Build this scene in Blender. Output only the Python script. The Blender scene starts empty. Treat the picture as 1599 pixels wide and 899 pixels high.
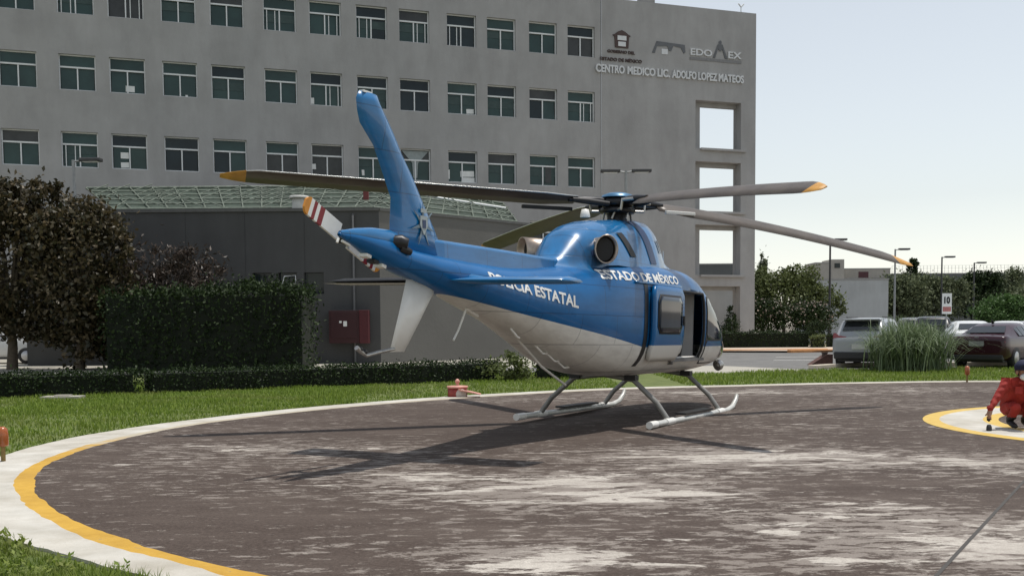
import bpy, bmesh, math, random
import numpy as np
from mathutils import Vector, Matrix, Euler
SC = bpy.context.scene
COL = SC.collection
rnd = random.Random(7)
nr = np.random.default_rng(11)
R = math.radians

# ------------------------------------------------------------------ camera
F, Y0, ROLL, H, PO = 1640., 510.4, -.008, 1.372, 100.
PITCH = math.atan(PO / F)
cam = bpy.data.cameras.new('camera'); cam_o = bpy.data.objects.new('camera', cam); COL.objects.link(cam_o)
cam.sensor_width = 36; cam.lens = F / 1599 * 36; cam.clip_end = 6000; cam.clip_start = .1
cam.shift_x = 0; cam.shift_y = (Y0 + PO - 449.5) / 1599
cam_o.matrix_world = Matrix.Translation((0, 0, H)) @ Matrix.Rotation(R(90) - PITCH, 4, 'X') @ Matrix.Rotation(ROLL, 4, 'Z')
SC.camera = cam_o
# ------------------------------------------------------------------ light
SUN = Vector((.22, .09, 1)).normalized()
ELEV = math.asin(SUN.z); AZ = math.atan2(SUN.x, SUN.y)
w = bpy.data.worlds.new('World'); SC.world = w; w.use_nodes = True
nt = w.node_tree; nt.nodes.clear()
sky = nt.nodes.new('ShaderNodeTexSky'); sky.sky_type = 'NISHITA'; sky.sun_disc = False
sky.sun_elevation = ELEV; sky.sun_rotation = AZ; sky.altitude = 5000; sky.air_density = 2.6; sky.dust_density = 1.0; sky.ozone_density = 1.0
bg = nt.nodes.new('ShaderNodeBackground'); bg.inputs[1].default_value = .142
wo = nt.nodes.new('ShaderNodeOutputWorld')
hs = nt.nodes.new('ShaderNodeHueSaturation'); hs.inputs['Saturation'].default_value = .36; nt.links.new(sky.outputs[0], hs.inputs['Color']); nt.links.new(hs.outputs[0], bg.inputs[0]); nt.links.new(bg.outputs[0], wo.inputs[0])
sl = bpy.data.lights.new('sun', 'SUN'); sl.energy = 4.2; sl.angle = R(.6); sl.color = (1, .955, .89)
so = bpy.data.objects.new('sun', sl); COL.objects.link(so); so.rotation_euler = SUN.to_track_quat('Z', 'Y').to_euler()
SC.view_settings.view_transform = 'Standard'; SC.view_settings.look = 'None'
SC.view_settings.exposure = -.12; SC.view_settings.gamma = 1; SC.view_settings.use_curve_mapping = False
SC.cycles.max_bounces = 6; SC.cycles.transparent_max_bounces = 8

# ------------------------------------------------------------------ helpers
def at(px, py, Y):
    """point at depth Y seen at photograph pixel (px, py)"""
    qx = px - 800.; qy = py - Y0 - PO
    c, s = math.cos(ROLL), math.sin(ROLL)
    ux = c * qx + s * qy; uy = -s * qx + c * qy
    zc = -uy / F
    d = Vector((ux / F, math.cos(PITCH) + zc * math.sin(PITCH), -math.sin(PITCH) + zc * math.cos(PITCH)))
    return Vector((0, 0, H)) + d * (Y / d.y)
def gnd(px, py, z=0.):
    d = at(px, py, 1.) - Vector((0, 0, H))
    return Vector((0, 0, H)) + d * ((z - H) / d.z)

MATS = {}
def mat(name, col, rough=.6, metal=0., var=.12, scale=6., bump=0., bscale=40., coat=0., spec=.5, col2=None, coords='Object', stretch=None, emit=None):
    if name in MATS: return MATS[name]
    m = bpy.data.materials.new(name); m.use_nodes = True; t = m.node_tree; N = t.nodes; L = t.links
    b = N['Principled BSDF']; b.inputs['Roughness'].default_value = rough; b.inputs['Metallic'].default_value = metal
    b.inputs['Coat Weight'].default_value = coat; b.inputs['Coat Roughness'].default_value = .06; b.inputs['Specular IOR Level'].default_value = spec
    tc = N.new('ShaderNodeTexCoord'); src = tc.outputs[coords]
    if stretch:
        mp = N.new('ShaderNodeMapping'); mp.inputs['Scale'].default_value = stretch; L.new(src, mp.inputs[0]); src = mp.outputs[0]
    no = N.new('ShaderNodeTexNoise'); no.inputs['Scale'].default_value = scale; no.inputs['Detail'].default_value = 6; no.inputs['Roughness'].default_value = .62
    L.new(src, no.inputs['Vector'])
    r = N.new('ShaderNodeValToRGB'); c = Vector(col[:3]); c2 = Vector(col2) if col2 else c * (1 + var); c1 = c if col2 else c * (1 - var)
    r.color_ramp.elements[0].position = .33; r.color_ramp.elements[1].position = .67
    r.color_ramp.elements[0].color = (*c1, 1); r.color_ramp.elements[1].color = (*c2, 1)
    L.new(no.outputs[0], r.inputs[0]); L.new(r.outputs[0], b.inputs['Base Color'])
    if bump:
        n2 = N.new('ShaderNodeTexNoise'); n2.inputs['Scale'].default_value = bscale; n2.inputs['Detail'].default_value = 4; L.new(src, n2.inputs['Vector'])
        bp = N.new('ShaderNodeBump'); bp.inputs['Strength'].default_value = bump; bp.inputs['Distance'].default_value = .02
        L.new(n2.outputs[0], bp.inputs['Height']); L.new(bp.outputs[0], b.inputs['Normal'])
    MATS[name] = m; return m
def leafmat(name, a, b_, rough=.55, spec=.35, trans=.25):
    if name in MATS: return MATS[name]
    m = bpy.data.materials.new(name); m.use_nodes = True; t = m.node_tree; N = t.nodes; L = t.links
    b = N['Principled BSDF']; b.inputs['Roughness'].default_value = rough; b.inputs['Specular IOR Level'].default_value = spec
    g = N.new('ShaderNodeNewGeometry'); r = N.new('ShaderNodeValToRGB')
    r.color_ramp.elements[0].color = (*a, 1); r.color_ramp.elements[1].color = (*b_, 1)
    L.new(g.outputs['Random Per Island'], r.inputs[0]); L.new(r.outputs[0], b.inputs['Base Color'])
    tr = N.new('ShaderNodeBsdfTranslucent'); L.new(r.outputs[0], tr.inputs[0])
    mx = N.new('ShaderNodeMixShader'); mx.inputs[0].default_value = trans
    L.new(b.outputs[0], mx.inputs[1]); L.new(tr.outputs[0], mx.inputs[2]); L.new(mx.outputs[0], N['Material Output'].inputs[0])
    MATS[name] = m; return m

class MB:
    """collects shapes, links them as one mesh object"""
    def __init__(s): s.v = []; s.f = []; s.mi = []; s.sm = []
    def add(s, V, Fs, mi=0, smooth=False):
        o = len(s.v); s.v += [tuple(p) for p in V]
        for f in Fs: s.f.append([i + o for i in f]); s.mi.append(mi); s.sm.append(smooth)
        return s
    def box(s, c, d, rot=0., mi=0, M=None):
        x, y, z = d[0] / 2, d[1] / 2, d[2] / 2
        V = [Vector((sx * x, sy * y, sz * z)) for sz in (-1, 1) for sy in (-1, 1) for sx in (-1, 1)]
        if M is not None: V = [M @ p for p in V]
        if rot: V = [Matrix.Rotation(rot, 3, 'Z') @ p for p in V]
        V = [p + Vector(c) for p in V]
        return s.add(V, [(0, 2, 3, 1), (4, 5, 7, 6), (0, 1, 5, 4), (2, 6, 7, 3), (0, 4, 6, 2), (1, 3, 7, 5)], mi)
    def tube(s, pts, rad, n=10, mi=0, caps=True, flat=1.):
        pts = [Vector(p) for p in pts]; k = len(pts); rad = rad if isinstance(rad, (list, tuple)) else [rad] * k
        V = []; up = None
        for i, p in enumerate(pts):
            t = (pts[min(i + 1, k - 1)] - pts[max(i - 1, 0)]).normalized()
            if up is None: up = Vector((0, 0, 1)) if abs(t.z) < .9 else Vector((1, 0, 0))
            a = t.cross(up).normalized(); b = a.cross(t).normalized(); up = b
            for j in range(n):
                th = 2 * math.pi * j / n; V.append(p + a * math.cos(th) * rad[i] + b * math.sin(th) * rad[i] * flat)
        Fs = [(i * n + j, i * n + (j + 1) % n, (i + 1) * n + (j + 1) % n, (i + 1) * n + j) for i in range(k - 1) for j in range(n)]
        s.add(V, Fs, mi, True)
        if caps:
            s.add(V[:n], [tuple(range(n - 1, -1, -1))], mi); s.add(V[-n:], [tuple(range(n))], mi)
        return s
    def lathe(s, prof, c=(0, 0, 0), n=20, M=None, mi=0):
        V = []
        for r_, z in prof:
            for j in range(n):
                p = Vector((r_ * math.cos(2 * math.pi * j / n), r_ * math.sin(2 * math.pi * j / n), z))
                V.append((M @ p if M is not None else p) + Vector(c))
        Fs = [(i * n + j, i * n + (j + 1) % n, (i + 1) * n + (j + 1) % n, (i + 1) * n + j) for i in range(len(prof) - 1) for j in range(n)]
        return s.add(V, Fs, mi, True)
    def prism(s, poly, o, ax, ay, depth, mi=0):
        """closed outline poly (2-D) in the plane o + u*ax + v*ay, thick along ax x ay"""
        ax = Vector(ax); ay = Vector(ay); n = ax.cross(ay).normalized(); o = Vector(o); k = len(poly)
        A = [o + ax * u + ay * v + n * depth / 2 for u, v in poly]; B = [o + ax * u + ay * v - n * depth / 2 for u, v in poly]
        return s.add(A + B, [tuple(range(k)), tuple(range(2 * k - 1, k - 1, -1))] + [(i, k + i, k + (i + 1) % k, (i + 1) % k) for i in range(k)], mi)
    def grid(s, P, mi=0, smooth=True, close=False):
        a = len(P); b = len(P[0]); V = [q for row in P for q in row]
        Fs = [(i * b + j, i * b + (j + 1) % b, (i + 1) * b + (j + 1) % b, (i + 1) * b + j) for i in range(a - 1) for j in range(b if close else b - 1)]
        return s.add(V, Fs, mi, smooth)
    def build(s, name, m, parent=None, loc=None, rz=0., bevel=0., fix=False):
        me = bpy.data.meshes.new(name); me.from_pydata(s.v, [], s.f)
        ms = m if isinstance(m, (list, tuple)) else [m]
        for q in ms: me.materials.append(q)
        me.polygons.foreach_set('material_index', s.mi); me.polygons.foreach_set('use_smooth', s.sm)
        if fix:
            b = bmesh.new(); b.from_mesh(me); bmesh.ops.remove_doubles(b, verts=b.verts, dist=1e-5); bmesh.ops.recalc_face_normals(b, faces=b.faces); b.to_mesh(me); b.free()
        me.update()
        o = bpy.data.objects.new(name, me); COL.objects.link(o)
        if parent: o.parent = parent
        if loc is not None: o.location = loc
        o.rotation_euler.z = rz
        if bevel:
            bv = o.modifiers.new('bevel', 'BEVEL'); bv.width = bevel; bv.segments = 2; bv.limit_method = 'ANGLE'; bv.angle_limit = R(40)
        return o
def npmesh(name, V, Fq, m, parent=None):
    """big numpy mesh: V (n,3), Fq (k, 3 or 4)"""
    me = bpy.data.meshes.new(name); n = len(V); k, q = Fq.shape
    me.vertices.add(n); me.vertices.foreach_set('co', np.ascontiguousarray(V, dtype=np.float32).ravel())
    me.loops.add(k * q); me.loops.foreach_set('vertex_index', np.ascontiguousarray(Fq, dtype=np.int32).ravel())
    me.polygons.add(k); me.polygons.foreach_set('loop_start', np.arange(0, k * q, q, dtype=np.int32))
    me.polygons.foreach_set('loop_total', np.full(k, q, dtype=np.int32))
    me.materials.append(m); me.update(calc_edges=True); me.validate()
    o = bpy.data.objects.new(name, me); COL.objects.link(o)
    if parent: o.parent = parent
    return o
def tag(o, label=None, cat=None, group=None, kind=None):
    if label: o['label'] = label
    if cat: o['category'] = cat
    if group: o['group'] = group
    if kind: o['kind'] = kind
    return o
def empty(name, loc, label, cat, group=None, rz=0.):
    o = bpy.data.objects.new(name, None); COL.objects.link(o); o.location = loc; o.rotation_euler.z = rz; o.empty_display_size = .3
    return tag(o, label, cat, group)
def copy_tree(o, parent=None):
    c = o.copy(); COL.objects.link(c); c.parent = parent
    for ch in [x for x in bpy.data.objects if x.parent == o]: copy_tree(ch, c)
    return c
def struct(o): o['kind'] = 'structure'; return o
_txt = {}
def text_mesh(s, size=1., bold=0., ext=.02):
    cu = bpy.data.curves.new('t', 'FONT'); cu.body = s; cu.size = size; cu.offset = bold; cu.extrude = ext; cu.resolution_u = 3
    o = bpy.data.objects.new('t', cu); COL.objects.link(o); bpy.context.view_layer.update()
    dg = bpy.context.evaluated_depsgraph_get(); me = bpy.data.meshes.new_from_object(o.evaluated_get(dg))
    V = [v.co.copy() for v in me.vertices]; Fs = [tuple(p.vertices) for p in me.polygons]
    bpy.data.objects.remove(o); bpy.data.curves.remove(cu); bpy.data.meshes.remove(me)
    xs = [v.x for v in V]; ys = [v.y for v in V]; x0, x1, y0, y1 = min(xs), max(xs), min(ys), max(ys)
    return [Vector(((v.x - x0) / (x1 - x0), (v.y - y0) / (y1 - y0), v.z)) for v in V], Fs
def lettering(mb, s, o, ax, ay, wid, hgt, depth, bold=.02):
    """text s filling the rectangle o + ax*wid, ay*hgt, raised along ax x ay"""
    V, Fs = text_mesh(s, 1., bold, .5); ax = Vector(ax); ay = Vector(ay); n = ax.cross(ay).normalized(); o = Vector(o)
    mb.add([o + ax * (v.x * wid) + ay * (v.y * hgt) + n * ((v.z + .5) * depth) for v in V], Fs); return mb

# ------------------------------------------------------------------ ground
m_ground = mat('dusty_soil', (.16, .14, .11), .95, var=.25, scale=.15, bump=.3, bscale=8)
m_asphalt = mat('parking_asphalt', (.145, .142, .136), .9, var=.18, scale=1.2, bump=.3, bscale=60)
m_lawn = mat('lawn_soil', (.07, .10, .02), .95, col2=(.14, .165, .045), scale=2.5, bump=.5, bscale=50)
m_white_conc = mat('white_painted_concrete', (.44, .42, .37), .8, col2=(.58, .56, .51), scale=2.2, bump=.25, bscale=50)
m_walk = mat('pale_concrete', (.36, .34, .29), .85, var=.12, scale=1.5, bump=.2, bscale=40)
def sheet(name, poly, z, m):
    me = MB().add([(x, y, z) for x, y in poly], [tuple(range(len(poly)))]).build(name, m)
    return struct(me)
sheet('ground', [(-2500, -400), (2500, -400), (2500, 3500), (-2500, 3500)], 0, m_ground)
sheet('parking_lot', [(-60, 30), (70, 24), (120, 60), (120, 140), (-60, 140)], .004, m_asphalt)
lawn_poly = [(-40, -8), (40, -8), (40, 32.5), (12, 32.3), (9.5, 31.6), (7.4, 31.2), (6.2, 30.0), (2, 31), (-40, 34)]
sheet('lawn', lawn_poly, .008, m_lawn)
PC = Vector((7.0, 13.2))
rw = [(0, 12.2), (30, 12.7), (68, 12.28), (85, 11.2), (100, 10.6), (121, 10.83), (132, 10.85), (147, 11.2), (162, 11.75), (178, 12.48), (187, 12.68), (199, 12.65), (205, 12.5), (211, 12.2), (217, 11.86), (222, 11.6), (240, 11.2), (270, 11.2), (310, 11.6), (360, 12.2)]
ry = [(0, 11.7), (30, 12.2), (68, 11.85), (85, 10.8), (100, 10.2), (121, 10.4), (132, 10.4), (147, 10.75), (162, 11.3), (172, 11.75), (182, 12.0), (194, 12.17), (199, 12.07), (206, 11.93), (214, 11.71), (220, 11.43), (240, 10.95), (270, 10.8), (310, 11.1), (360, 11.7)]
def polar(tab, d=0., n=720):
    th = np.linspace(0, 360, n, endpoint=False); x = np.array([a for a, _ in tab]); y = np.array([b for _, b in tab])
    r_ = np.interp(th, x, y); k = np.ones(17) / 17; r_ = np.convolve(np.r_[r_[-8:], r_, r_[:8]], k, 'valid') + d; q_ = np.random.default_rng(int(abs(d) * 100) + int(tab[0][1] * 10)); e_ = q_.normal(size=n); e_ = np.convolve(np.r_[e_[-3:], e_, e_[:3]], np.ones(7) / 7, 'valid'); r_ = r_ + e_ * .03 + q_.normal(size=n) * .004
    return [(PC.x + q * math.cos(R(t)), PC.y + q * math.sin(R(t))) for q, t in zip(r_, th)]
def band(name, outer, inner, z, m, low=None):
    n = len(outer); mb = MB().add([(x, y, z) for x, y in outer] + [(x, y, z) for x, y in inner], [(i, (i + 1) % n, n + (i + 1) % n, n + i) for i in range(n)])
    if low is not None: mb.add([(x, y, z) for x, y in outer] + [(x, y, low) for x, y in outer], [(i, n + i, n + (i + 1) % n, (i + 1) % n) for i in range(n)])
    return struct(mb.build(name, m))
# worn pad paint
def pad_material():
    m = bpy.data.materials.new('worn_pad_surface'); m.use_nodes = True; t = m.node_tree; N = t.nodes; L = t.links; b = N['Principled BSDF']
    b.inputs['Roughness'].default_value = .82; b.inputs['Specular IOR Level'].default_value = .15
    tc = N.new('ShaderNodeTexCoord')
    def noise(sc, det, rough, st=(1, 1, 1), dist=0., off=0.):
        mp = N.new('ShaderNodeMapping'); mp.inputs['Scale'].default_value = st; mp.inputs['Location'].default_value = (off, off * .7, 0); mp.inputs['Rotation'].default_value = (0, 0, R(-6))
        L.new(tc.outputs['Object'], mp.inputs[0])
        n = N.new('ShaderNodeTexNoise'); n.inputs['Scale'].default_value = sc; n.inputs['Detail'].default_value = det; n.inputs['Roughness'].default_value = rough; n.inputs['Distortion'].default_value = dist
        L.new(mp.outputs[0], n.inputs['Vector']); return n.outputs[0]
    def ramp(src, p0, p1, c0=(0, 0, 0), c1=(1, 1, 1)):
        r = N.new('ShaderNodeValToRGB'); r.color_ramp.elements[0].position = p0; r.color_ramp.elements[1].position = p1
        r.color_ramp.elements[0].color = (*c0, 1); r.color_ramp.elements[1].color = (*c1, 1); L.new(src, r.inputs[0]); return r.outputs[0]
    def math_(op, a, c, clamp=False):
        n = N.new('ShaderNodeMath'); n.operation = op; n.use_clamp = clamp
        for i, q in enumerate((a, c)):
            if isinstance(q, (int, float)): n.inputs[i].default_value = q
            else: L.new(q, n.inputs[i])
        return n.outputs[0]
    def mix(f, a, c):
        n = N.new('ShaderNodeMix'); n.data_type = 'RGBA'
        L.new(f, n.inputs['Factor'])
        for i, q in ((6, a), (7, c)):
            if isinstance(q, tuple): n.inputs[i].default_value = (*q, 1)
            else: L.new(q, n.inputs[i])
        return n.outputs[2]
    fine = noise(38, 5, .7); base = ramp(fine, .3, .72, (.042, .031, .0255), (.104, .079, .066))
    big = noise(.32, 3, .5, (.8, 1.3, 1), 0, 3.1)
    zone = math_('MULTIPLY_ADD', big, .5); zone.node.inputs[2].default_value = .085
    for bx_, by_, rx_, ry_, wt_ in ((.5, 8.7, 1.5, 1.2, .2), (2.9, 6.7, 1.5, 1.2, .22), (2.2, 10.6, 2.2, .9, .2), (.1, 6.1, .6, .4, .16), (-1.2, 9.6, .9, .7, .12), (-2.5, 10.8, 2.2, 1.6, .07), (6.5, 9.5, 2.5, 2.0, .16), (4.5, 21, 6, 2.5, .1), (4.6, 6.0, 1.6, 1.2, .14)):
        mp = N.new('ShaderNodeMapping'); mp.vector_type = 'TEXTURE'; mp.inputs['Location'].default_value = (bx_, by_, .03); mp.inputs['Scale'].default_value = (rx_, ry_, 1); L.new(tc.outputs['Object'], mp.inputs[0])
        vm = N.new('ShaderNodeVectorMath'); vm.operation = 'LENGTH'; L.new(mp.outputs[0], vm.inputs[0])
        mr = N.new('ShaderNodeMapRange'); mr.interpolation_type = 'SMOOTHSTEP'; mr.inputs[1].default_value = 1.5; mr.inputs[2].default_value = .2; mr.inputs[3].default_value = 0; mr.inputs[4].default_value = wt_; L.new(vm.outputs['Value'], mr.inputs[0])
        zone = math_('ADD', zone, mr.outputs[0])
    w1 = noise(3.0, 11, .74, (.5, 1.3, 1), .4, 7.7)
    worn = ramp(math_('ADD', math_('MULTIPLY', w1, .62), math_('MULTIPLY', zone, .5)), .574, .594)
    w2 = noise(7.5, 9, .8, (.55, 1.2, 1), .3, 1.3)
    flake = ramp(math_('ADD', math_('MULTIPLY', w2, .7), math_('MULTIPLY', zone, .35)), .508, .522)
    light = ramp(noise(22, 6, .7, off=4), .3, .7, (.38, .345, .305), (.54, .50, .445))
    c = mix(flake, base, (.235, .205, .18)); c = mix(worn, c, light)
    dust = ramp(noise(1.3, 10, .74, (.32, 1.25, 1), .5, 9), .44, .66)
    c = mix(math_('MULTIPLY', dust, .38), c, (.150, .121, .103))
    agg = ramp(noise(130, 3, .8, off=2), .36, .64, (.68, .68, .68), (1.22, 1.22, 1.22)); mg = N.new('ShaderNodeMix'); mg.data_type = 'RGBA'; mg.blend_type = 'MULTIPLY'; mg.inputs['Factor'].default_value = 1; L.new(c, mg.inputs[6]); L.new(agg, mg.inputs[7]); c = mg.outputs[2]
    L.new(c, b.inputs['Base Color'])
    bp = N.new('ShaderNodeBump'); bp.inputs['Strength'].default_value = .35; bp.inputs['Distance'].default_value = .01
    L.new(fine, bp.inputs['Height']); L.new(bp.outputs[0], b.inputs['Normal'])
    return m
m_pad = pad_material()
pad_out = polar(rw); pad_y = polar(ry); pad_yi = polar(ry, -.15)
band('pad_border', pad_out, pad_y, .03, m_white_conc, 0.)
def chips(m, src, dark=(.17, .145, .125), p=.60, sc=9.):
    t = m.node_tree; N = t.nodes; L = t.links; b = N['Principled BSDF']; tc = N.new('ShaderNodeTexCoord'); no = N.new('ShaderNodeTexNoise'); no.inputs['Scale'].default_value = sc; no.inputs['Detail'].default_value = 12; no.inputs['Roughness'].default_value = .8; L.new(tc.outputs['Object'], no.inputs[0])
    r = N.new('ShaderNodeValToRGB'); r.color_ramp.elements[0].position = p; r.color_ramp.elements[1].position = p + .04; r.color_ramp.elements[1].color = (.75, .75, .75, 1); L.new(no.outputs[0], r.inputs[0])
    n2 = N.new('ShaderNodeTexNoise'); n2.inputs['Scale'].default_value = .8; n2.inputs['Detail'].default_value = 9; n2.inputs['Roughness'].default_value = .7; L.new(tc.outputs['Object'], n2.inputs[0])
    r2 = N.new('ShaderNodeValToRGB'); r2.color_ramp.elements[0].position = .35; r2.color_ramp.elements[0].color = (.80, .77, .72, 1); r2.color_ramp.elements[1].position = .6; L.new(n2.outputs[0], r2.inputs[0])
    mu = N.new('ShaderNodeMix'); mu.data_type = 'RGBA'; mu.blend_type = 'MULTIPLY'; mu.inputs['Factor'].default_value = 1; L.new(src, mu.inputs[6]); L.new(r2.outputs[0], mu.inputs[7])
    mx = N.new('ShaderNodeMix'); mx.data_type = 'RGBA'; L.new(r.outputs[0], mx.inputs['Factor']); L.new(mu.outputs[2], mx.inputs[6]); mx.inputs[7].default_value = (*dark, 1); L.new(mx.outputs[2], b.inputs['Base Color'])
chips(m_white_conc, m_white_conc.node_tree.nodes['Principled BSDF'].inputs['Base Color'].links[0].from_socket, (.26, .235, .2), .63)
# yellow paint, worn off along the far side
def yellow_mat():
    m = mat('yellow_paint', (.50, .285, .025), .7, col2=(.58, .345, .04), scale=9, bump=.2, bscale=60)
    t = m.node_tree; N = t.nodes; L = t.links; b = N['Principled BSDF']; src = b.inputs['Base Color'].links[0].from_socket
    tc = N.new('ShaderNodeTexCoord'); sx = N.new('ShaderNodeSeparateXYZ'); L.new(tc.outputs['Object'], sx.inputs[0])
    no = N.new('ShaderNodeTexNoise'); no.inputs['Scale'].default_value = 3; no.inputs['Detail'].default_value = 8; L.new(tc.outputs['Object'], no.inputs['Vector'])
    ma = N.new('ShaderNodeMath'); ma.operation = 'MULTIPLY_ADD'; L.new(no.outputs[0], ma.inputs[0]); ma.inputs[1].default_value = 4; L.new(sx.outputs[1], ma.inputs[2])
    mr = N.new('ShaderNodeMapRange'); mr.inputs[1].default_value = 13.6; mr.inputs[2].default_value = 15.2; L.new(ma.outputs[0], mr.inputs[0])
    mx = N.new('ShaderNodeMix'); mx.data_type = 'RGBA'; L.new(mr.outputs[0], mx.inputs['Factor']); L.new(src, mx.inputs[6]); mx.inputs[7].default_value = (.48, .43, .33, 1)
    chips(m, mx.outputs[2]); return m
m_yellow = yellow_mat()
band('pad_edge_line', pad_y, pad_yi, .03, m_yellow)
struct(MB().add([(x, y, .03) for x, y in pad_yi], [tuple(range(len(pad_yi)))]).build('landing_pad', m_pad))
m_yel2 = mat('ring_yellow_paint', (.52, .34, .06), .7, col2=(.6, .42, .1), scale=7)
RC = Vector((9.34, 13.41))
def ring(name, r0, r1, z, m):
    P = lambda r_: [(RC.x + r_ * math.cos(t), RC.y + r_ * math.sin(t)) for t in np.linspace(0, 2 * math.pi, 96, endpoint=False)]
    band(name, P(r0), P(r1), z, m)
ring('ring_outer_line', 3.8, 3.58, .034, m_yel2); ring('ring_white_band', 3.58, 3.02, .034, m_white_conc); ring('ring_inner_line', 3.02, 2.82, .034, m_yel2)
# expansion joints and kerbs, paths
m_joint = mat('joint_tar', (.06, .055, .05), .9)
a, b = gnd(1470, 899), gnd(1587, 770)
d = (b - a).normalized(); q = Vector((-d.y, d.x, 0)) * .012
struct(MB().add([a - d * 3 - q + Vector((0, 0, .033)), a - d * 3 + q + Vector((0, 0, .033)), b + d * .6 + q + Vector((0, 0, .033)), b + d * .6 - q + Vector((0, 0, .033))], [(0, 3, 2, 1)]).build('pad_joint', m_joint))
sheet('walkway', [(3.6, 30.2), (6.0, 29.7), (9.2, 31.4), (7.0, 35.5), (5.6, 35.5)], .012, m_walk)
sheet('plaza_paving', [(-42, 35.2), (2.5, 35.2), (5, 60), (-42, 60)], .012, m_walk)
m_kerb_o = mat('orange_kerb_paint', (.55, .26, .10), .8, var=.2, scale=3)
m_kerb = mat('kerb_concrete', (.55, .49, .40), .85, var=.12, scale=3)
def kerb(name, pts, m, wd=.3, h=.14):
    mb = MB()
    for p, q in zip(pts[:-1], pts[1:]):
        p = Vector(p); q = Vector(q); c = (p + q) / 2; dd = q - p
        mb.box((c.x, c.y, h / 2 + .004), (dd.length, wd, h), math.atan2(dd.y, dd.x))
    return struct(mb.build(name, m, bevel=.02))
kerb('kerb', [(9.2, 53.5, 0), (16.2, 54.0, 0)], m_kerb_o)
kerb('island_kerb', [(13.6, 51.5, 0), (16.4, 52.8, 0), (19.5, 53.2, 0)], m_kerb_o)
sheet('island_paving', [(9.0, 53.7), (13.7, 51.6), (20, 53.2), (26, 70), (9, 70)], .10, mat('peach_paving', (.52, .42, .33), .85, var=.1))
kerb('lawn_kerb', [(9.2, 32.2, 0), (11.0, 34.0, 0), (24, 33.6, 0)], m_kerb, .25, .13)
m_line = mat('white_road_paint', (.75, .74, .7), .8)
for i, (x, y, l) in enumerate(((12.2, 44.5, 2.0), (11.2, 40.5, 2.2), (24, 52, 5), (28, 52, 5), (32, 52, 5))):
    struct(MB().box((x, y, .010), (l if i < 2 else .14, .16 if i < 2 else l, .004), 0).build('road_marking', m_line))
# grass blades
m_grass = leafmat('grass_blades', (.085, .15, .015), (.24, .32, .05), .6, .3, .35)
def inside(px, py, poly):
    x, y = px, py; c = np.zeros(len(x), bool); n = len(poly); j = n - 1
    for i in range(n):
        xi, yi = poly[i]; xj, yj = poly[j]
        k = ((yi > y) != (yj > y)) & (x < (xj - xi) * (y - yi) / (yj - yi + 1e-12) + xi); c ^= k; j = i
    return c
def blades(x0, x1, y0, y1, dens, h0, h1, wd):
    n = int((x1 - x0) * (y1 - y0) * dens); x = nr.uniform(x0, x1, n); y = nr.uniform(y0, y1, n)
    k = inside(x, y, lawn_poly) & ~inside(x, y, polar(rw, .05)); x, y = x[k], y[k]
    cl = np.sin(x * 2.3 + np.sin(y * 1.7) * 2) * np.sin(y * 2.9 + x) * .5 + .5
    h = nr.uniform(h0, h1, len(x)) * (.55 + .8 * cl); t = nr.uniform(0, 6.28, len(x)); ln = nr.uniform(.1, .7, len(x)) * h; ww = nr.uniform(.6, 1.2, len(x)) * wd
    dx, dy = np.cos(t), np.sin(t); z0 = np.full_like(x, .006)
    A = np.stack([x - dy * ww, y + dx * ww, z0], 1); B = np.stack([x + dy * ww, y - dx * ww, z0], 1)
    C1 = np.stack([x + dx * ln * .35 + dy * ww * .7, y + dy * ln * .35 - dx * ww * .7, h * .6], 1); C0 = np.stack([x + dx * ln * .35 - dy * ww * .7, y + dy * ln * .35 + dx * ww * .7, h * .6], 1)
    T = np.stack([x + dx * ln, y + dy * ln, h], 1); T2 = T + np.stack([dy * ww * .15, -dx * ww * .15, 0 * x], 1)
    V = np.stack([A, B, C1, C0, T, T2], 1).reshape(-1, 3); i = np.arange(len(x))[:, None] * 6
    return V, np.concatenate([i + [0, 1, 2, 3], i + [3, 2, 5, 4]], 0)
def drygrass(m):
    t = m.node_tree; N = t.nodes; L = t.links; b = N['Principled BSDF']; src = b.inputs['Base Color'].links[0].from_socket
    tc = N.new('ShaderNodeTexCoord'); no = N.new('ShaderNodeTexNoise'); no.inputs['Scale'].default_value = .55; no.inputs['Detail'].default_value = 7; no.inputs['Roughness'].default_value = .7; L.new(tc.outputs['Object'], no.inputs[0])
    r = N.new('ShaderNodeValToRGB'); r.color_ramp.elements[0].position = .48; r.color_ramp.elements[1].position = .7; r.color_ramp.elements[1].color = (.8, .8, .8, 1); L.new(no.outputs[0], r.inputs[0])
    mx = N.new('ShaderNodeMix'); mx.data_type = 'RGBA'; L.new(r.outputs[0], mx.inputs['Factor']); L.new(src, mx.inputs[6]); mx.inputs[7].default_value = (.21, .19, .075, 1); L.new(mx.outputs[2], b.inputs['Base Color'])
drygrass(m_grass)
parts = [blades(-5.5, -1.4, 4.6, 8.2, 3500, .03, .085, .004), blades(-12, -5.5, 4.6, 11, 420, .03, .085, .007), blades(-13, -3.0, 11, 27, 420, .03, .085, .009), blades(-9, 2.5, 17, 31, 260, .03, .09, .011), blades(4, 19, 23.5, 33, 200, .04, .11, .013)]
o = 0; Vs, Fs = [], []
for V_, F_ in parts: Vs.append(V_); Fs.append(F_ + o); o += len(V_)
wd = nr.uniform(0, 1, (260, 2)) * np.array([2.2, 1.6]) + np.array([-4.2, 5.6]); k = inside(wd[:, 0], wd[:, 1], lawn_poly) & ~inside(wd[:, 0], wd[:, 1], polar(rw, .03)); wd = wd[k]
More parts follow.
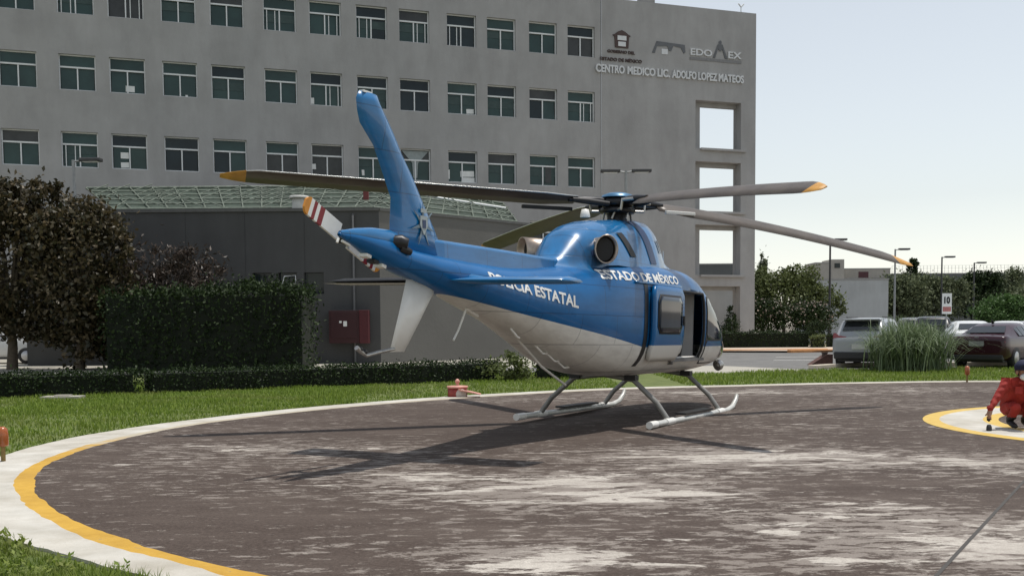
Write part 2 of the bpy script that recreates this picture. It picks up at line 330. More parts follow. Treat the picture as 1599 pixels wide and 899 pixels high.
for wx, wy in wd:
    nl = 9; P = np.stack([np.full(nl, wx), np.full(nl, wy), nr.uniform(.01, .09, nl)], 1) + nr.normal(size=(nl, 3)) * np.array([.02, .02, 0]); a = nr.normal(size=(nl, 3)); a[:, 2] = np.abs(a[:, 2]); a /= np.linalg.norm(a, axis=1)[:, None]
    u = np.cross(a, [0, 0, 1.]); u /= np.linalg.norm(u, axis=1)[:, None] + 1e-9; s_ = nr.uniform(.03, .06, (nl, 1))
    V_ = np.stack([P, P + a * s_ * .5 + u * s_ * .25, P + a * s_, P + a * s_ * .5 - u * s_ * .25], 1).reshape(-1, 3); Vs.append(V_); Fs.append(np.arange(nl)[:, None] * 4 + [0, 1, 2, 3] + o); o += len(V_)
g = npmesh('grass', np.concatenate(Vs), np.concatenate(Fs), m_grass); tag(g, 'short green grass of the lawn round the landing pad', 'grass', kind='stuff')

# ------------------------------------------------------------------ foliage
def leaves(P, size, flat=.0, aspect=.5, droop=0.):
    n = len(P); a = nr.normal(size=(n, 3)); a[:, 2] -= droop; a /= np.linalg.norm(a, axis=1)[:, None]
    u = nr.normal(size=(n, 3)); u[:, :] -= (u * a).sum(1)[:, None] * a; u /= np.linalg.norm(u, axis=1)[:, None]
    nn = np.cross(a, u); s = (size * nr.uniform(.6, 1.3, n))[:, None]
    b = P; tip = P + a * s; mid = P + a * s * .5; sd = u * s * aspect * .5; k = nn * s * .12
    V = np.stack([b, mid + sd + k, tip, mid - sd + k], 1).reshape(-1, 3); i = np.arange(n)[:, None] * 4
    return V, i + [0, 1, 2, 3]
def blob(n, c, r_, shell=.55, low=-1.):
    """uneven cloud of clumps in the ellipsoid c, r_"""
    k = max(6, n // 55); d = nr.normal(size=(k, 3)); d /= np.linalg.norm(d, axis=1)[:, None]
    rad = nr.uniform(shell, 1.02, k)[:, None]; cc = d * rad; cc = cc[cc[:, 2] > low]
    idx = nr.integers(0, len(cc), n); sg = nr.uniform(.06, .24, len(cc))[idx][:, None]
    P = cc[idx] + nr.normal(size=(n, 3)) * sg
    return np.array(c) + P * np.array(r_)
m_bark = mat('bark', (.09, .07, .05), .9, var=.3, scale=8, bump=.6, bscale=25)
def tree(name, label, cat, x, y, trunk, blobs, leaf, m, n, group=None, aspect=.5, limbs=True, droop=0.):
    t = empty(name, (x, y, 0), label, cat, group)
    mb = MB()
    if trunk:
        h, r0 = trunk; mb.tube([(0, 0, 0), (.06 * h * .3, .02, h * .4), (-.02, .05, h)], [r0, r0 * .8, r0 * .6], 9)
        if limbs:
            for c, rr, _ in blobs:
                for q in range(3):
                    e = Vector(c) + Vector((rnd.uniform(-.6, .6) * rr[0], rnd.uniform(-.6, .6) * rr[1], rnd.uniform(-.1, .7) * rr[2])); s_ = Vector((0, 0, h * rnd.uniform(.6, 1)))
                    mid = (s_ + e) / 2 + Vector((rnd.uniform(-.2, .2), rnd.uniform(-.2, .2), .1))
                    mb.tube([s_, mid, e], [r0 * .5, r0 * .3, r0 * .08], 6)
        mb.build('trunk', m_bark, t)
    tot = sum(b[2] for b in blobs)
    P = np.concatenate([blob(int(n * f / tot), c, rr) for c, rr, f in blobs])
    P[:, 2] = np.maximum(P[:, 2], .05)
    V, Fq = leaves(P, leaf, aspect=aspect, droop=droop)
    npmesh('crown', V, Fq, m, t); return t
m_mag = leafmat('magnolia_leaves', (.022, .024, .01), (.11, .082, .042), .48, .35, .16)
m_dry = leafmat('dull_twig_leaves', (.03, .024, .017), (.085, .06, .045), .5, .4, .15)
m_dark = leafmat('dark_hedge_leaves', (.007, .016, .005), (.036, .06, .016), .6, .2, .12)
m_mid = leafmat('mid_green_leaves', (.06, .08, .022), (.17, .20, .075), .55, .3, .25)
m_brt = leafmat('bright_green_leaves', (.04, .09, .02), (.11, .19, .06), .55, .3, .3)
m_far = leafmat('far_tree_leaves', (.065, .085, .042), (.175, .20, .105), .6, .25, .2)  # leaf colour lightened in place of distance haze
m_flower = leafmat('oleander_flowers', (.26, .20, .17), (.48, .42, .36), .6, .2, .3)
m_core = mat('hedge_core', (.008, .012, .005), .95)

def hedge(name, label, a, b, wd, h, n, leaf, m, cat='hedge', group=None, rough=.06):
    a = Vector((*a, 0)); b = Vector((*b, 0)); L_ = (b - a).length; rz = math.atan2(b.y - a.y, b.x - a.x)
    t = empty(name, (a + b) / 2, label, cat, group, rz)
    nx = max(8, int(L_ / .5)); P = []
    k = int(n); f = nr.uniform(0, 1, k); ax = nr.uniform(-.5, .5, k) * L_
    hv = h * (1 + .04 * np.sin(ax * 2.1 / max(h, .6)) + .035 * np.sin(ax * 5.3 + 1)); hv = hv * (1 - .10 * np.maximum(0, 1 - (L_ / 2 - np.abs(ax)) / (.35 * h)) ** 2)
    top = f < wd / (wd + 1.6 * h); sd = ~top
    y = np.where(top, nr.uniform(-.5, .5, k) * wd, np.where(f > .5 * (1 + wd / (wd + 1.6 * h)), .5 * wd, -.5 * wd)); z = np.where(top, hv, nr.uniform(0.02, 1, k) * hv)
    e = nr.random(k) < .07; ax = np.where(e, np.sign(ax) * L_ / 2, ax); y = np.where(e, nr.uniform(-.5, .5, k) * wd, y)
    P = np.stack([ax, y, z], 1) + nr.normal(size=(k, 3)) * rough; P[:, 2] = np.maximum(P[:, 2], .02)
    V, Fq = leaves(P, leaf); npmesh('foliage', V, Fq, m, t)
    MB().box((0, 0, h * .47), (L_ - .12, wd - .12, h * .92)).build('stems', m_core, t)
    return t
tall = hedge('tall_hedge', 'big dark clipped block hedge in front of the low grey hall', (-13.6, 36.2), (-6.95, 36.2), 2.2, 2.66, 12000, .14, m_dark, rough=.14)
gL = 'low clipped hedge rows behind the lawn'
hedge('low_hedge', 'low dark hedge row at the left edge, left of the narrow gap', (-12.8, 20.9), (-8.08, 22.55), .7, .46, 6000, .07, m_dark, group=gL, rough=.04)
hedge('low_hedge', 'long low hedge row running from the narrow gap to the bush behind the helicopter', (-7.92, 22.75), (-.55, 27.2), .7, .46, 9000, .07, m_dark, group=gL, rough=.04)
hedge('low_hedge', 'low hedge seen beneath the helicopter belly', (.75, 27.6), (3.3, 28.8), .8, .5, 3200, .08, m_dark, group=gL, rough=.04)
tree('round_bush', 'leafy round bush at the end of the long low hedge row', 'bush', -.1, 26.6, None, [((0, 0, .35), (.55, .5, .35), 1)], .1, m_mid, 1500)
MB().box((0, 0, .19), (.09, .09, .38)).box((0, 0, .4), (.12, .12, .04)).build('garden_post', mat('old_white_paint', (.5, .48, .42), .8), loc=(-8.0, 23.0, 0)); tag(bpy.data.objects['garden_post'], 'short pale post standing in the gap between the low hedges', 'post')
o = MB().box((0, 0, .03), (.75, .45, .07), .1).box((0, .02, .075), (.3, .2, .03), .1).build('drain_cover', m_walk, loc=(-9.0, 21.0, .0)); tag(o, 'pale concrete drain cover lying in the grass by the low hedge', 'drain cover')

tree('magnolia_tree', 'large dark glossy tree at the left edge with pale trunk foot beside white car', 'tree', -17.6, 37, (2.2, .2),
     [((.1, 0, 3.9), (2.1, 1.8, 2.0), 5), ((-1.4, 0, 4.9), (1.4, 1.4, 1.3), 2.4), ((.5, -.3, 5.6), (1.1, 1.0, 1.0), 1.8), ((-1.3, -.4, 2.6), (1.4, 1.3, 1.0), 2), ((.6, -.5, 2.1), (1.2, 1.0, .9), 1.5), ((-.2, 0, 1.6), (1.5, 1.2, .8), 1.2), ((1.4, 0, 5.9), (.7, .7, .7), .7), ((-.4, 0, 6.2), (.8, .8, .6), .8)], .19, m_mag, 15000, 'dark glossy trees by the hall', .6)
tree('magnolia_tree', 'dark glossy tree between the edge tree and the bare twiggy shrub', 'tree', -15.0, 36.5, (1.9, .17),
     [((0, 0, 3.7), (1.75, 1.5, 1.8), 4.5), ((.4, 0, 5.0), (1.2, 1.1, .9), 2), ((-.3, -.2, 2.0), (1.4, 1.2, 1.1), 2.2), ((.6, 0, 2.4), (1.2, 1.0, 1.1), 1.8), ((-.8, 0, 4.7), (1.0, 1, .9), 1.4), ((0, 0, .9), (1.2, 1.0, .9), 1.6), ((1.1, 0, 1.4), (.8, .8, 1.0), 1.0), ((1.2, 0, 4.2), (.8, .8, .8), .8)], .19, m_mag, 14000, 'dark glossy trees by the hall', .6)
t = tree('twiggy_shrub', 'half bare twiggy shrub rising behind the big block hedge', 'shrub', -12.6, 38.2, (1.6, .08), [((0, 0, 3.1), (1.6, .9, 1.4), 3), ((1.1, 0, 3.4), (1.1, .6, .9), 1.4), ((-.9, -.5, 2.6), (1.3, .8, 1.3), 3), ((-1.2, -.3, 1.2), (1.2, .8, 1.1), 2.5)], .2, m_dry, 7500, aspect=.28)
mb = MB()
for i in range(46):
    th = rnd.uniform(0, 6.28); r_ = rnd.uniform(.3, 1.9); z = rnd.uniform(2.2, 4.6) - r_ * .25
    e = Vector((math.cos(th) * r_, math.sin(th) * r_ * .6, z)); mb.tube([(0, 0, 1.0), e * .55 + Vector((0, 0, .6)), e], [.03, .018, .006], 5)
mb.build('twigs', mat('grey_twigs', (.13, .11, .095), .9), t)

# ------------------------------------------------------------------ hospital block
FP = Vector((4.736, 61.3, 0)); FD = Vector((.94293, .33298, 0)); FN = Vector((.33298, -.94293, 0)); UP = Vector((0, 0, 1))
FROT = math.atan2(FD.y, FD.x)
bld = empty('hospital_building', FP, 'long grey concrete hospital block with rows of sliding windows and an open stair tower end', 'building', None, FROT)
# local frame: x along the facade (u), y into the building, z up
def wall_mat(name, c):
    m = mat(name, c, .9, var=.10, scale=.35, bump=.35, bscale=9); t = m.node_tree; N = t.nodes; L = t.links; b = N['Principled BSDF']; src = b.inputs['Base Color'].links[0].from_socket
    tc = N.new('ShaderNodeTexCoord'); mp = N.new('ShaderNodeMapping'); mp.inputs['Scale'].default_value = (1.1, 1.1, .28); L.new(tc.outputs['Object'], mp.inputs[0])
    no = N.new('ShaderNodeTexNoise'); no.inputs['Scale'].default_value = 1.3; no.inputs['Detail'].default_value = 7; no.inputs['Roughness'].default_value = .65; L.new(mp.outputs[0], no.inputs[0])
    r = N.new('ShaderNodeValToRGB'); r.color_ramp.elements[0].position = .36; r.color_ramp.elements[1].position = .62; r.color_ramp.elements[0].color = (.90, .895, .89, 1); r.color_ramp.elements[1].color = (1, 1, 1, 1); L.new(no.outputs[0], r.inputs[0])
    mx = N.new('ShaderNodeMix'); mx.data_type = 'RGBA'; mx.blend_type = 'MULTIPLY'; mx.inputs['Factor'].default_value = 1; L.new(src, mx.inputs[6]); L.new(r.outputs[0], mx.inputs[7]); L.new(mx.outputs[2], b.inputs['Base Color']); return m
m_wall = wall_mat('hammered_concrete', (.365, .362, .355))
m_wall2 = wall_mat('shaded_hall_concrete', (.072, .073, .073))  # shade of the hall front is put into this dark grey
m_frame = mat('aluminium_frame', (.72, .74, .74), .45, var=.05)
m_glass = [mat('window_glass_dark', (.012, .022, .026), .06, spec=.3, var=.3, scale=1), mat('window_glass_teal', (.03, .062, .058), .08, spec=.3, var=.2, scale=.8), mat('window_glass_grey', (.045, .048, .048), .1, spec=.3, var=.25, scale=1.5)]
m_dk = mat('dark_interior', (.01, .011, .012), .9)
m_paper = mat('white_paper', (.75, .76, .74), .8, var=.05)
m_blind = mat('green_blind', (.045, .075, .072), .7, var=.15)
US = [-30.9, -28.25, -25.95, -23.46, -21.1, -18.45, -16.1, -13.63, -11.3, -8.63, -6.32, -3.84, -1.5]; WW = 1.68
ROWS = [17.87, 14.2, 10.48, 6.76]           # transom heights
ZT, ZB = .6, 1.12
TOPZ = 20.12
holes = []
for ri, tz in enumerate(ROWS):
    for ci, u in enumerate(US):
        if ri == 3 and ci < 9: continue
        holes.append((u, u + WW, tz - ZB, tz + ZT, ri, ci))
tower = [(6.72, 9.84, 11.95, 14.78), (6.72, 9.84, 8.22, 11.18), (6.72, 9.84, 4.43, 7.42), (6.72, 9.84, .5, 3.74)]
def pierced(u0, u1, z0, z1, hs, dep, m, name, parent, y=0.):
    us = sorted({u0, u1} | {h[0] for h in hs} | {h[1] for h in hs}); zs = sorted({z0, z1} | {h[2] for h in hs} | {h[3] for h in hs}); mb = MB()
    idx = {}
    def vi(u, z):
        if (u, z) not in idx: idx[(u, z)] = len(mb.v); mb.v.append((u, y, z))
        return idx[(u, z)]
    for i in range(len(us) - 1):
        for j in range(len(zs) - 1):
            cu = (us[i] + us[i + 1]) / 2; cz = (zs[j] + zs[j + 1]) / 2
            if any(h[0] < cu < h[1] and h[2] < cz < h[3] for h in hs): continue
            mb.f.append([vi(us[i], zs[j]), vi(us[i + 1], zs[j]), vi(us[i + 1], zs[j + 1]), vi(us[i], zs[j + 1])]); mb.mi.append(0); mb.sm.append(False)
    for h in hs:
        a, b, c, d = h[:4]
        mb.add([(a, y, c), (b, y, c), (b, y, d), (a, y, d), (a, y + dep, c), (b, y + dep, c), (b, y + dep, d), (a, y + dep, d)], [(0, 4, 5, 1), (1, 5, 6, 2), (2, 6, 7, 3), (3, 7, 4, 0)])
    return mb.build(name, m, parent)
UL, UJ, UR = -38., .55, 10.86
pierced(UL, UJ, 0, TOPZ, holes, .32, m_wall, 'facade_wall', bld)
pierced(UJ + .03, UR, 0, TOPZ + .06, tower, .55, m_wall, 'tower_wall', bld, y=-.02)
mb = MB().box((UJ + .015, .05, TOPZ / 2), (.06, .04, TOPZ)); mb.build('expansion_joint', m_dk, bld)
# rear wall of the tower, its side, floors, roof
pierced(UJ + 1.5, UR, 0, TOPZ, [(7.34, 9.84, a[2] + .0, a[3] - .24) for a in tower[:3]] + [(7.34, 9.84, .0, 3.5)], .3, m_wall, 'tower_rear_wall', bld, y=.56)
MB().box((UR - .2, .45, TOPZ / 2), (.38, .8, TOPZ - .02)).build('tower_side_wall', m_wall, bld)
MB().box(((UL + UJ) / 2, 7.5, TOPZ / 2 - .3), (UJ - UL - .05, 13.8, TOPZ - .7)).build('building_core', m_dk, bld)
MB().box(((UL + UJ) / 2, 7.4, TOPZ - .3), (UJ - UL - .1, 14.6, .5)).build('roof_slab', m_wall, bld)
MB().box((3.6, .3, TOPZ + .18), (.9, .5, .28)).build('roof_box', m_wall, bld)
for z in (4.36, 8.16, 11.9):
    MB().box((8.58, .2, z), (3.1, .8, .13)).build('floor_ledge', m_wall, bld)
for ri, tz in enumerate(ROWS):
    for ci, u in enumerate(US):
        if ri == 3 and ci < 9: continue
        k = rnd.random(); z0, z1 = tz - ZB, tz + ZT; y = .2; fm = MB(); fw = .055
        fm.box((u + WW / 2, y, z1 - fw / 2), (WW, .07, fw)).box((u + WW / 2, y, z0 + fw / 2), (WW, .07, fw)).box((u + fw / 2, y, (z0 + z1) / 2), (fw, .069, z1 - z0 - 2 * fw)).box((u + WW - fw / 2, y, (z0 + z1) / 2), (fw, .069, z1 - z0 - 2 * fw))
        fm.box((u + WW / 2, y - .01, tz), (WW - 2 * fw, .09, .075))
        fm.box((u + WW / 2, y - .005, (z0 + tz) / 2), (.06, .078, tz - z0 - fw - .04))
        slid = {0: (.9, .3, .1, .9, .9, .3, .1, .3, .1, .3, .9, .9, .9), 1: (.9,) * 6 + (.1,) + (.9,) * 5 + (.1,), 2: (.9, .3) + (.9,) * 11}.get(ri, (.9,) * 13)[ci]
        if slid < .42:
            off = .22 if slid < .2 else -.22
            fm.box((u + WW / 2 + off, y + .03, (z0 + tz) / 2), (.04, .05, tz - z0 - fw - .04)); fm.box((u + (WW - .2 if off > 0 else .2), y - .02, (z0 + tz) / 2), (.04, .06, tz - z0 - fw - .04))
        wn = fm.build('window', m_frame, bld)
        gk = 1 if k < .74 else (0 if k < .88 else 2)
        MB().box((u + WW / 2, y + .05, (tz + z1) / 2), (WW - .1, .012, z1 - tz - .09), 0, 0, Euler((R(rnd.uniform(-1.5, 1.5)), 0, R(rnd.uniform(-1, 1)))).to_matrix()).build('upper_pane', m_glass[rnd.choice((1, 1, 2, 0)) if gk else 0], wn)
        for sx in (.27, .73):
            MB().box((u + WW * sx, y + .055, (z0 + tz) / 2), (WW * .44, .012, tz - z0 - .09), 0, 0, Euler((R(rnd.uniform(-1.2, 1.2)), 0, R(rnd.uniform(-1.2, 1.2)))).to_matrix()).build('sliding_pane', m_glass[gk if rnd.random() < .85 else 0], wn)
        if gk == 1 and rnd.random() < .55:
            MB().box((u + WW / 2, y + .035, tz - .25 - rnd.uniform(0, .2)), (WW - .12, .008, .4)).build('roller_blind', m_blind, wn)
def wn_of(ri, ci): return [o for o in bld.children if o.name.startswith('window')][sum(len(US) if q < 3 else 4 for q in range(ri)) + ci]
papers = [(1, 2, .95, .12, .42, .3), (1, 6, .12, .1, .2, .32), (1, 9, 1.35, .1, .42, .25), (2, 2, .6, .55, .38, .3), (2, 2, .6, .1, .38, .26), (2, 9, 1.15, .35, .8, .32), (2, 9, 1.2, .05, .75, .26), (2, 6, .15, .42, .2, .28), (1, 3, 1.15, .05, .12, .1), (2, 9, .08, .2, .12, .5), (2, 7, .3, .2, .14, .3), (2, 11, 1.2, .2, .38, 1.0)]
for ri, ci, du, dz, pw, ph in papers:
    wnn = wn_of(ri, ci); u = US[ci]; z0 = ROWS[ri] - ZB
    MB().box((u + du, .232, z0 + dz + ph / 2), (pw, .006, ph), 0, 0, Euler((0, R(rnd.uniform(-3, 3)), 0)).to_matrix()).build('taped_paper', m_paper if ri != 2 or ci != 11 else m_glass[2], wnn)
wnn = wn_of(2, 8); u = US[8]; z1 = ROWS[2] + ZT
MB().add([(u + .1, .19, z1 - .1), (u + 1.58, .19, z1 - .1), (u + 1.0, .19, z1 - .75), (u + .95, .19, z1 - 1.55), (u + .72, .19, z1 - 1.55), (u + .68, .19, z1 - .75)], [(0, 1, 2, 5), (5, 2, 3, 4)]).build('knotted_curtain', mat('thin_curtain', (.30, .34, .34), .9), wnn)
ant = MB().tube([(9.93, .2, TOPZ), (9.93, .2, TOPZ + .45)], .03).tube([(9.93, .2, TOPZ + .42), (9.75, .2, TOPZ + .62)], .04).tube([(9.93, .2, TOPZ + .42), (10.12, .2, TOPZ + .62)], .04)
ant.build('roof_antenna', m_frame, bld)  # forked antenna on the tower roof
# signs on the tower wall
def fpt(u, z, y=-.03): return FP + FD * u - FN * y + UP * z
m_steel = mat('brushed_steel_letter', (.60, .61, .61), .45, .2, var=.06); m_bronze = mat('dark_bronze_letter', (.07, .045, .04), .5, .3)
s1 = empty('wall_lettering', fpt(5, 15.9), 'wide line of raised pale capital letters naming the medical centre across the tower wall', 'sign')
def on_wall(mb, name, m, t): 
    o = mb.build(name, m); o.parent = t; o.matrix_parent_inverse = Matrix.Translation(t.location).inverted(); return o
words = [('CENTRO', .2, 2.02), ('MEDICO', 2.2, 4.0), ('LIC.', 4.14, 4.95), ('ADOLFO', 5.1, 6.72), ('LOPEZ', 6.84, 8.13), ('MATEOS', 8.22, 9.96)]
for wd_, a, b in words:
    on_wall(lettering(MB(), wd_, fpt(a, 15.93), FD, UP, b - a, .47, .1, .035), 'raised_word', m_steel, s1)
s2 = empty('state_crest', fpt(1.9, 16.7), 'small dark crest with two dark lines of letters on the tower wall', 'sign')
cr = MB().prism([(-.42, .0), (.42, 0), (.46, .62), (.58, .7), (.42, .78), (.22, .92), (0, 1.0), (-.22, .92), (-.42, .78), (-.58, .7), (-.46, .62)], fpt(1.86, 17.42), FD, UP, .1)
on_wall(cr, 'shield', m_bronze, s2)
on_wall(MB().prism([(-.28, .42), (.28, .42), (.28, .68), (-.28, .68)], fpt(1.86, 17.42, -.09), FD, UP, .03).prism([(-.24, .08), (.24, .08), (.24, .34), (-.24, .34)], fpt(1.86, 17.42, -.09), FD, UP, .03), 'shield_field', m_steel, s2)
on_wall(lettering(MB(), 'GOBIERNO DEL', fpt(.95, 17.1), FD, UP, 1.75, .17, .05, .02), 'small_lettering', m_bronze, s2)
on_wall(lettering(MB(), 'ESTADO DE MÉXICO', fpt(.5, 16.63), FD, UP, 2.65, .24, .05, .02), 'small_lettering', m_bronze, s2)
s3 = empty('logo_lettering', fpt(7, 17.2), 'pale five letter logo with a dark figure for its middle letter on a grey strip', 'sign')
on_wall(lettering(MB(), 'EDO', fpt(6.35, 17.36), FD, UP, 1.45, .4, .06, .02), 'logo_letters', m_steel, s3)
on_wall(lettering(MB(), 'EX', fpt(8.9, 17.36), FD, UP, .92, .4, .06, .02), 'logo_letters', m_steel, s3)
on_wall(MB().prism([(0, 0), (.16, 0), (.36, .55), (.44, .42), (.56, .42), (.64, .55), (.84, 0), (1, 0), (.66, .82), (.58, .82), (.6, .98), (.5, 1.06), (.4, .98), (.42, .82), (.34, .82)], fpt(7.86, 17.32), FD, UP, .06), 'logo_figure', mat('dark_steel', (.12, .125, .13), .5, .3), s3)
on_wall(MB().prism([(0, 0), (3.5, 0), (3.5, .16), (0, .16)], fpt(6.32, 17.1), FD, UP, .05), 'logo_strip', mat('grey_strip', (.2, .2, .2), .6), s3)
s4 = empty('faded_logo', fpt(4.8, 17.3), 'worn illegible dark and pale logo left of the five letter logo', 'sign')
on_wall(MB().prism([(0, 0), (.18, 0), (.32, .4), (1.0, .46), (1.1, .2), (1.25, .18), (1.4, .5), (1.9, .42), (2.1, .1), (2.2, .2), (2.15, .62), (1.2, .66), (.3, .7)], fpt(3.82, 17.3), FD, UP, .04), 'logo_relief', mat('dark_steel', (.12, .125, .13), .5, .3), s4)
on_wall(MB().prism([(0, 0), (.4, 0), (.4, .3), (0, .3)], fpt(4.45, 17.28), FD, UP, .03), 'logo_relief', m_steel, s4)

# ------------------------------------------------------------------ low grey hall with sawtooth skylight
hall = empty('low_hall', (-5.1, 41, 0), 'low windowless dark grey hall in front of the hospital block, behind the big hedge', 'building')
A, B, C_ = Vector((-18.9, 41, 0)), Vector((-5.1, 41, 0)), Vector((.95, 47.5, 0)); HZ = 5.9
def hall_part(mb, name, m): o = mb.build(name, m); o.parent = hall; o.matrix_parent_inverse = Matrix.Translation(hall.location).inverted(); return o
hw = [(7.95, 8.7, 2.72, 3.55), (8.95, 9.68, 2.72, 3.55), (9.95, 10.72, 2.72, 3.55)]
L_ = 13.8
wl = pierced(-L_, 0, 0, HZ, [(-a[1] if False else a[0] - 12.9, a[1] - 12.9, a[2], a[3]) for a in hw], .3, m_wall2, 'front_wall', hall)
for a in hw:
    q = hall_part(MB().box((-5.1 + (a[0] + a[1]) / 2 - 12.9, 41.26, 3.14), (a[1] - a[0] - .02, .02, .81)), 'pane', m_glass[0])
u0 = -5.1 + 8.95 - 12.9
hall_part(MB().tube([(u0 + .1, 40.9, 2.85), (u0 + .3, 40.75, 3.4), (u0 + .72, 40.75, 3.42), (u0 + .72, 40.9, 2.85), (u0 + .1, 40.9, 2.85)], .025, 6), 'open_window_frame', m_frame)
hall_part(MB().add([B, C_, C_ + UP * HZ, B + UP * HZ], [(0, 1, 2, 3)]), 'side_wall', mat('lighter_hall_concrete', (.125, .122, .113), .9, var=.08, scale=.4, bump=.3, bscale=8))  # lighter copy of the hall concrete, without the front's painted shade
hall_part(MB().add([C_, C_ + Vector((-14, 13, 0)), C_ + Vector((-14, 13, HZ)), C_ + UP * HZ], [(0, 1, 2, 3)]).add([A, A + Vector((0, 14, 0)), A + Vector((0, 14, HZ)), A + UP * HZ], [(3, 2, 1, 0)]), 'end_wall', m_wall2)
pp = (C_ - B).normalized()
hall_part(MB().box(((A + B) / 2 + Vector((0, .08, HZ + .06))), (13.8, .3, .12)).box(((B + C_) / 2 + Vector((-.06, .06, HZ + .05))), ((C_ - B).length, .26, .1), math.atan2(pp.y, pp.x)), 'coping', mat('hall_coping', (.11, .11, .105), .85))
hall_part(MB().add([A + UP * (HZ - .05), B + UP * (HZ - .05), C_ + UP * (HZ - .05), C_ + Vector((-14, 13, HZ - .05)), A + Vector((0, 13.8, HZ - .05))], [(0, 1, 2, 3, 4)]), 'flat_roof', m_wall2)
for jx in (-17.2, -14.9, -12.6, -10.3, -8.0): hall_part(MB().box((jx, 40.997, 2.95), (.012, .012, 5.86)), 'wall_joint', mat('joint_shadow_gap', (.05, .05, .05), .9))
hall_part(MB().tube([(-6.1, 40.93, .05), (-6.1, 40.93, 5.7), (-6.1, 41.1, 5.85)], .05, 8), 'downpipe', mat('grey_pipe', (.10, .10, .10), .5))
sky_t = empty('glazed_skylight', (-10, 42, 6), 'green glazed sloping skylight with a lattice of pale bars on the low hall roof', 'skylight')
E0, E1, E2 = Vector((-15.6, 41.6, 6.04)), Vector((-5.4, 41.6, 6.04)), Vector((.3, 47.8, 6.04)); R0, R1, R2 = Vector((-20.0, 50, 8.0)), Vector((-5.6, 50.4, 8.05)), Vector((-.4, 57.5, 8.0))
def sk(mb, name, m): o = mb.build(name, m); o.parent = sky_t; o.matrix_parent_inverse = Matrix.Translation(sky_t.location).inverted(); return o
m_sg = mat('green_glazing', (.075, .10, .08), .3, var=.25, scale=.7, spec=.5); m_bar = mat('pale_roof_bar', (.125, .15, .12), .6, var=.3)
sk(MB().add([E0, E1, R1, R0], [(0, 1, 2, 3)]).add([E1, E2, R2, R1], [(0, 1, 2, 3)]), 'glazing', m_sg)
lat = MB()
def P_(a, b, c, d, u, v, lift=.0): return (a * (1 - u) + b * u) * (1 - v) + (d * (1 - u) + c * u) * v + Vector((0, 0, lift))
for (a, b, c, d, n) in ((E0, E1, R1, R0, 14), (E1, E2, R2, R1, 9)):
    for i in range(n + 1): lat.tube([P_(a, b, c, d, i / n, 0, .06), P_(a, b, c, d, i / n, 1, .06)], .035, 5)
    for j in range(6): lat.tube([P_(a, b, c, d, 0, j / 5, .07), P_(a, b, c, d, 1, j / 5, .07)], .04, 5)
    for i in range(n):
        for j in range(0, 5):
            if rnd.random() < .5: lat.tube([P_(a, b, c, d, i / n, j / 5, .1), P_(a, b, c, d, (i + 1) / n, (j + 1) / 5, .22), ], .025, 5)
            if rnd.random() < .25: lat.tube([P_(a, b, c, d, (i + 1) / n, j / 5, .1), P_(a, b, c, d, i / n, (j + 1) / 5, .22)], .025, 5)
sk(lat, 'lattice_bars', m_bar)
sk(MB().tube([R0 + UP * .05, R1 + UP * .05, R2 + UP * .05], .07, 6), 'ridge_bar', m_bar)
sk(MB().tube([at(640, 302, 51), at(790, 325, 52)], .06, 6), 'edge_bar', m_frame)
vt = empty('roof_vent', (at(464, 328, 40.8).x, 41.3, 5.96), 'white round roof vent drum on the edge of the low hall roof', 'vent')
MB().lathe([(.28, 0), (.28, .45), (.27, .46), (0, .46)]).build('drum', mat('vent_white', (.5, .5, .48), .6), vt); MB().lathe([(.38, .46), (.4, .5), (.36, .56), (0, .6)]).build('cap', mat('vent_white', (.5, .5, .48), .6), vt)
bx = at(572, 306, 45); o = MB().box((0, 0, 0), (.22, .2, .4)).tube([(0, 0, -.2), (0, 0, -.9)], .03, 6).build('roof_beacon', mat('dull_red', (.16, .03, .03), .6), loc=bx, bevel=.03); tag(o, 'small dull red box on a stem standing on the skylight', 'beacon')
cab = empty('fire_cabinet', (at(546, 505, 40.8).x, 40.8, 0), 'dark red wall cabinet on the low hall wall left of the tail fin', 'cabinet')
m_red = mat('cabinet_red', (.035, .006, .008), .6); m_red2 = mat('cabinet_red_edge', (.07, .008, .012), .6)
MB().box((-.17, -.05, 1.43), (1.16, .4, 1.26)).build('case', m_red, cab, bevel=.01); MB().box((.6, -.05, 1.43), (.36, .44, 1.28)).build('side_panel', m_red2, cab, bevel=.01)
MB().box((-.17, -.262, 1.5), (1.0, .02, 1.0)).build('door', m_red, cab, bevel=.005); MB().box((-.3, -.276, 1.62), (.09, .008, .08)).build('cabinet_sticker', m_paper, cab); MB().box((-.12, -.276, 1.55), (.14, .008, .2)).build('cabinet_sticker', m_paper, cab)

# ------------------------------------------------------------------ lamps
m_pole = mat('dark_lamp_pole', (.06, .06, .062), .5, .3); m_gal = mat('galvanised_pole', (.30, .31, .31), .5, .3)
def lamp(name, label, x, y, h, heads, m, group):
    t = empty(name, (x, y, 0), label, 'lamp post', group)
    MB().tube([(0, 0, 0), (0, 0, h)], [.09, .06], 10).build('pole', m, t)
    for sx, l in heads:
        MB().tube([(0, 0, h - .06), (sx * .28, 0, h - .03)], .035, 8).build('arm', m, t); o = MB().box((sx * (.25 + l / 2), 0, h), (l, .34, .13)).build('lamp_head', m_pole, t, bevel=.03)
        MB().box((sx * (.25 + l / 2), 0, h - .073), (l * .7, .24, .02)).build('lens', m_frame, o)
    return t
gl = 'street lamps behind the helicopter'
for px, py, Y, lb in ((1297, 374, 70, 'single arm lamp post nearest the hospital tower, above the broad green tree'), (1398.5, 389, 80, 'single arm lamp post rising behind the white sport utility car'), (1471.5, 401, 90, 'single arm lamp post seen above the car park sign'), (1522, 410, 98, 'farthest and smallest single arm lamp post at the right')):
    p = at(px, py, Y); lamp('lamp_post', lb, p.x, p.y, p.z, [(1, .85)], m_pole if px != 1398.5 else m_gal, gl)
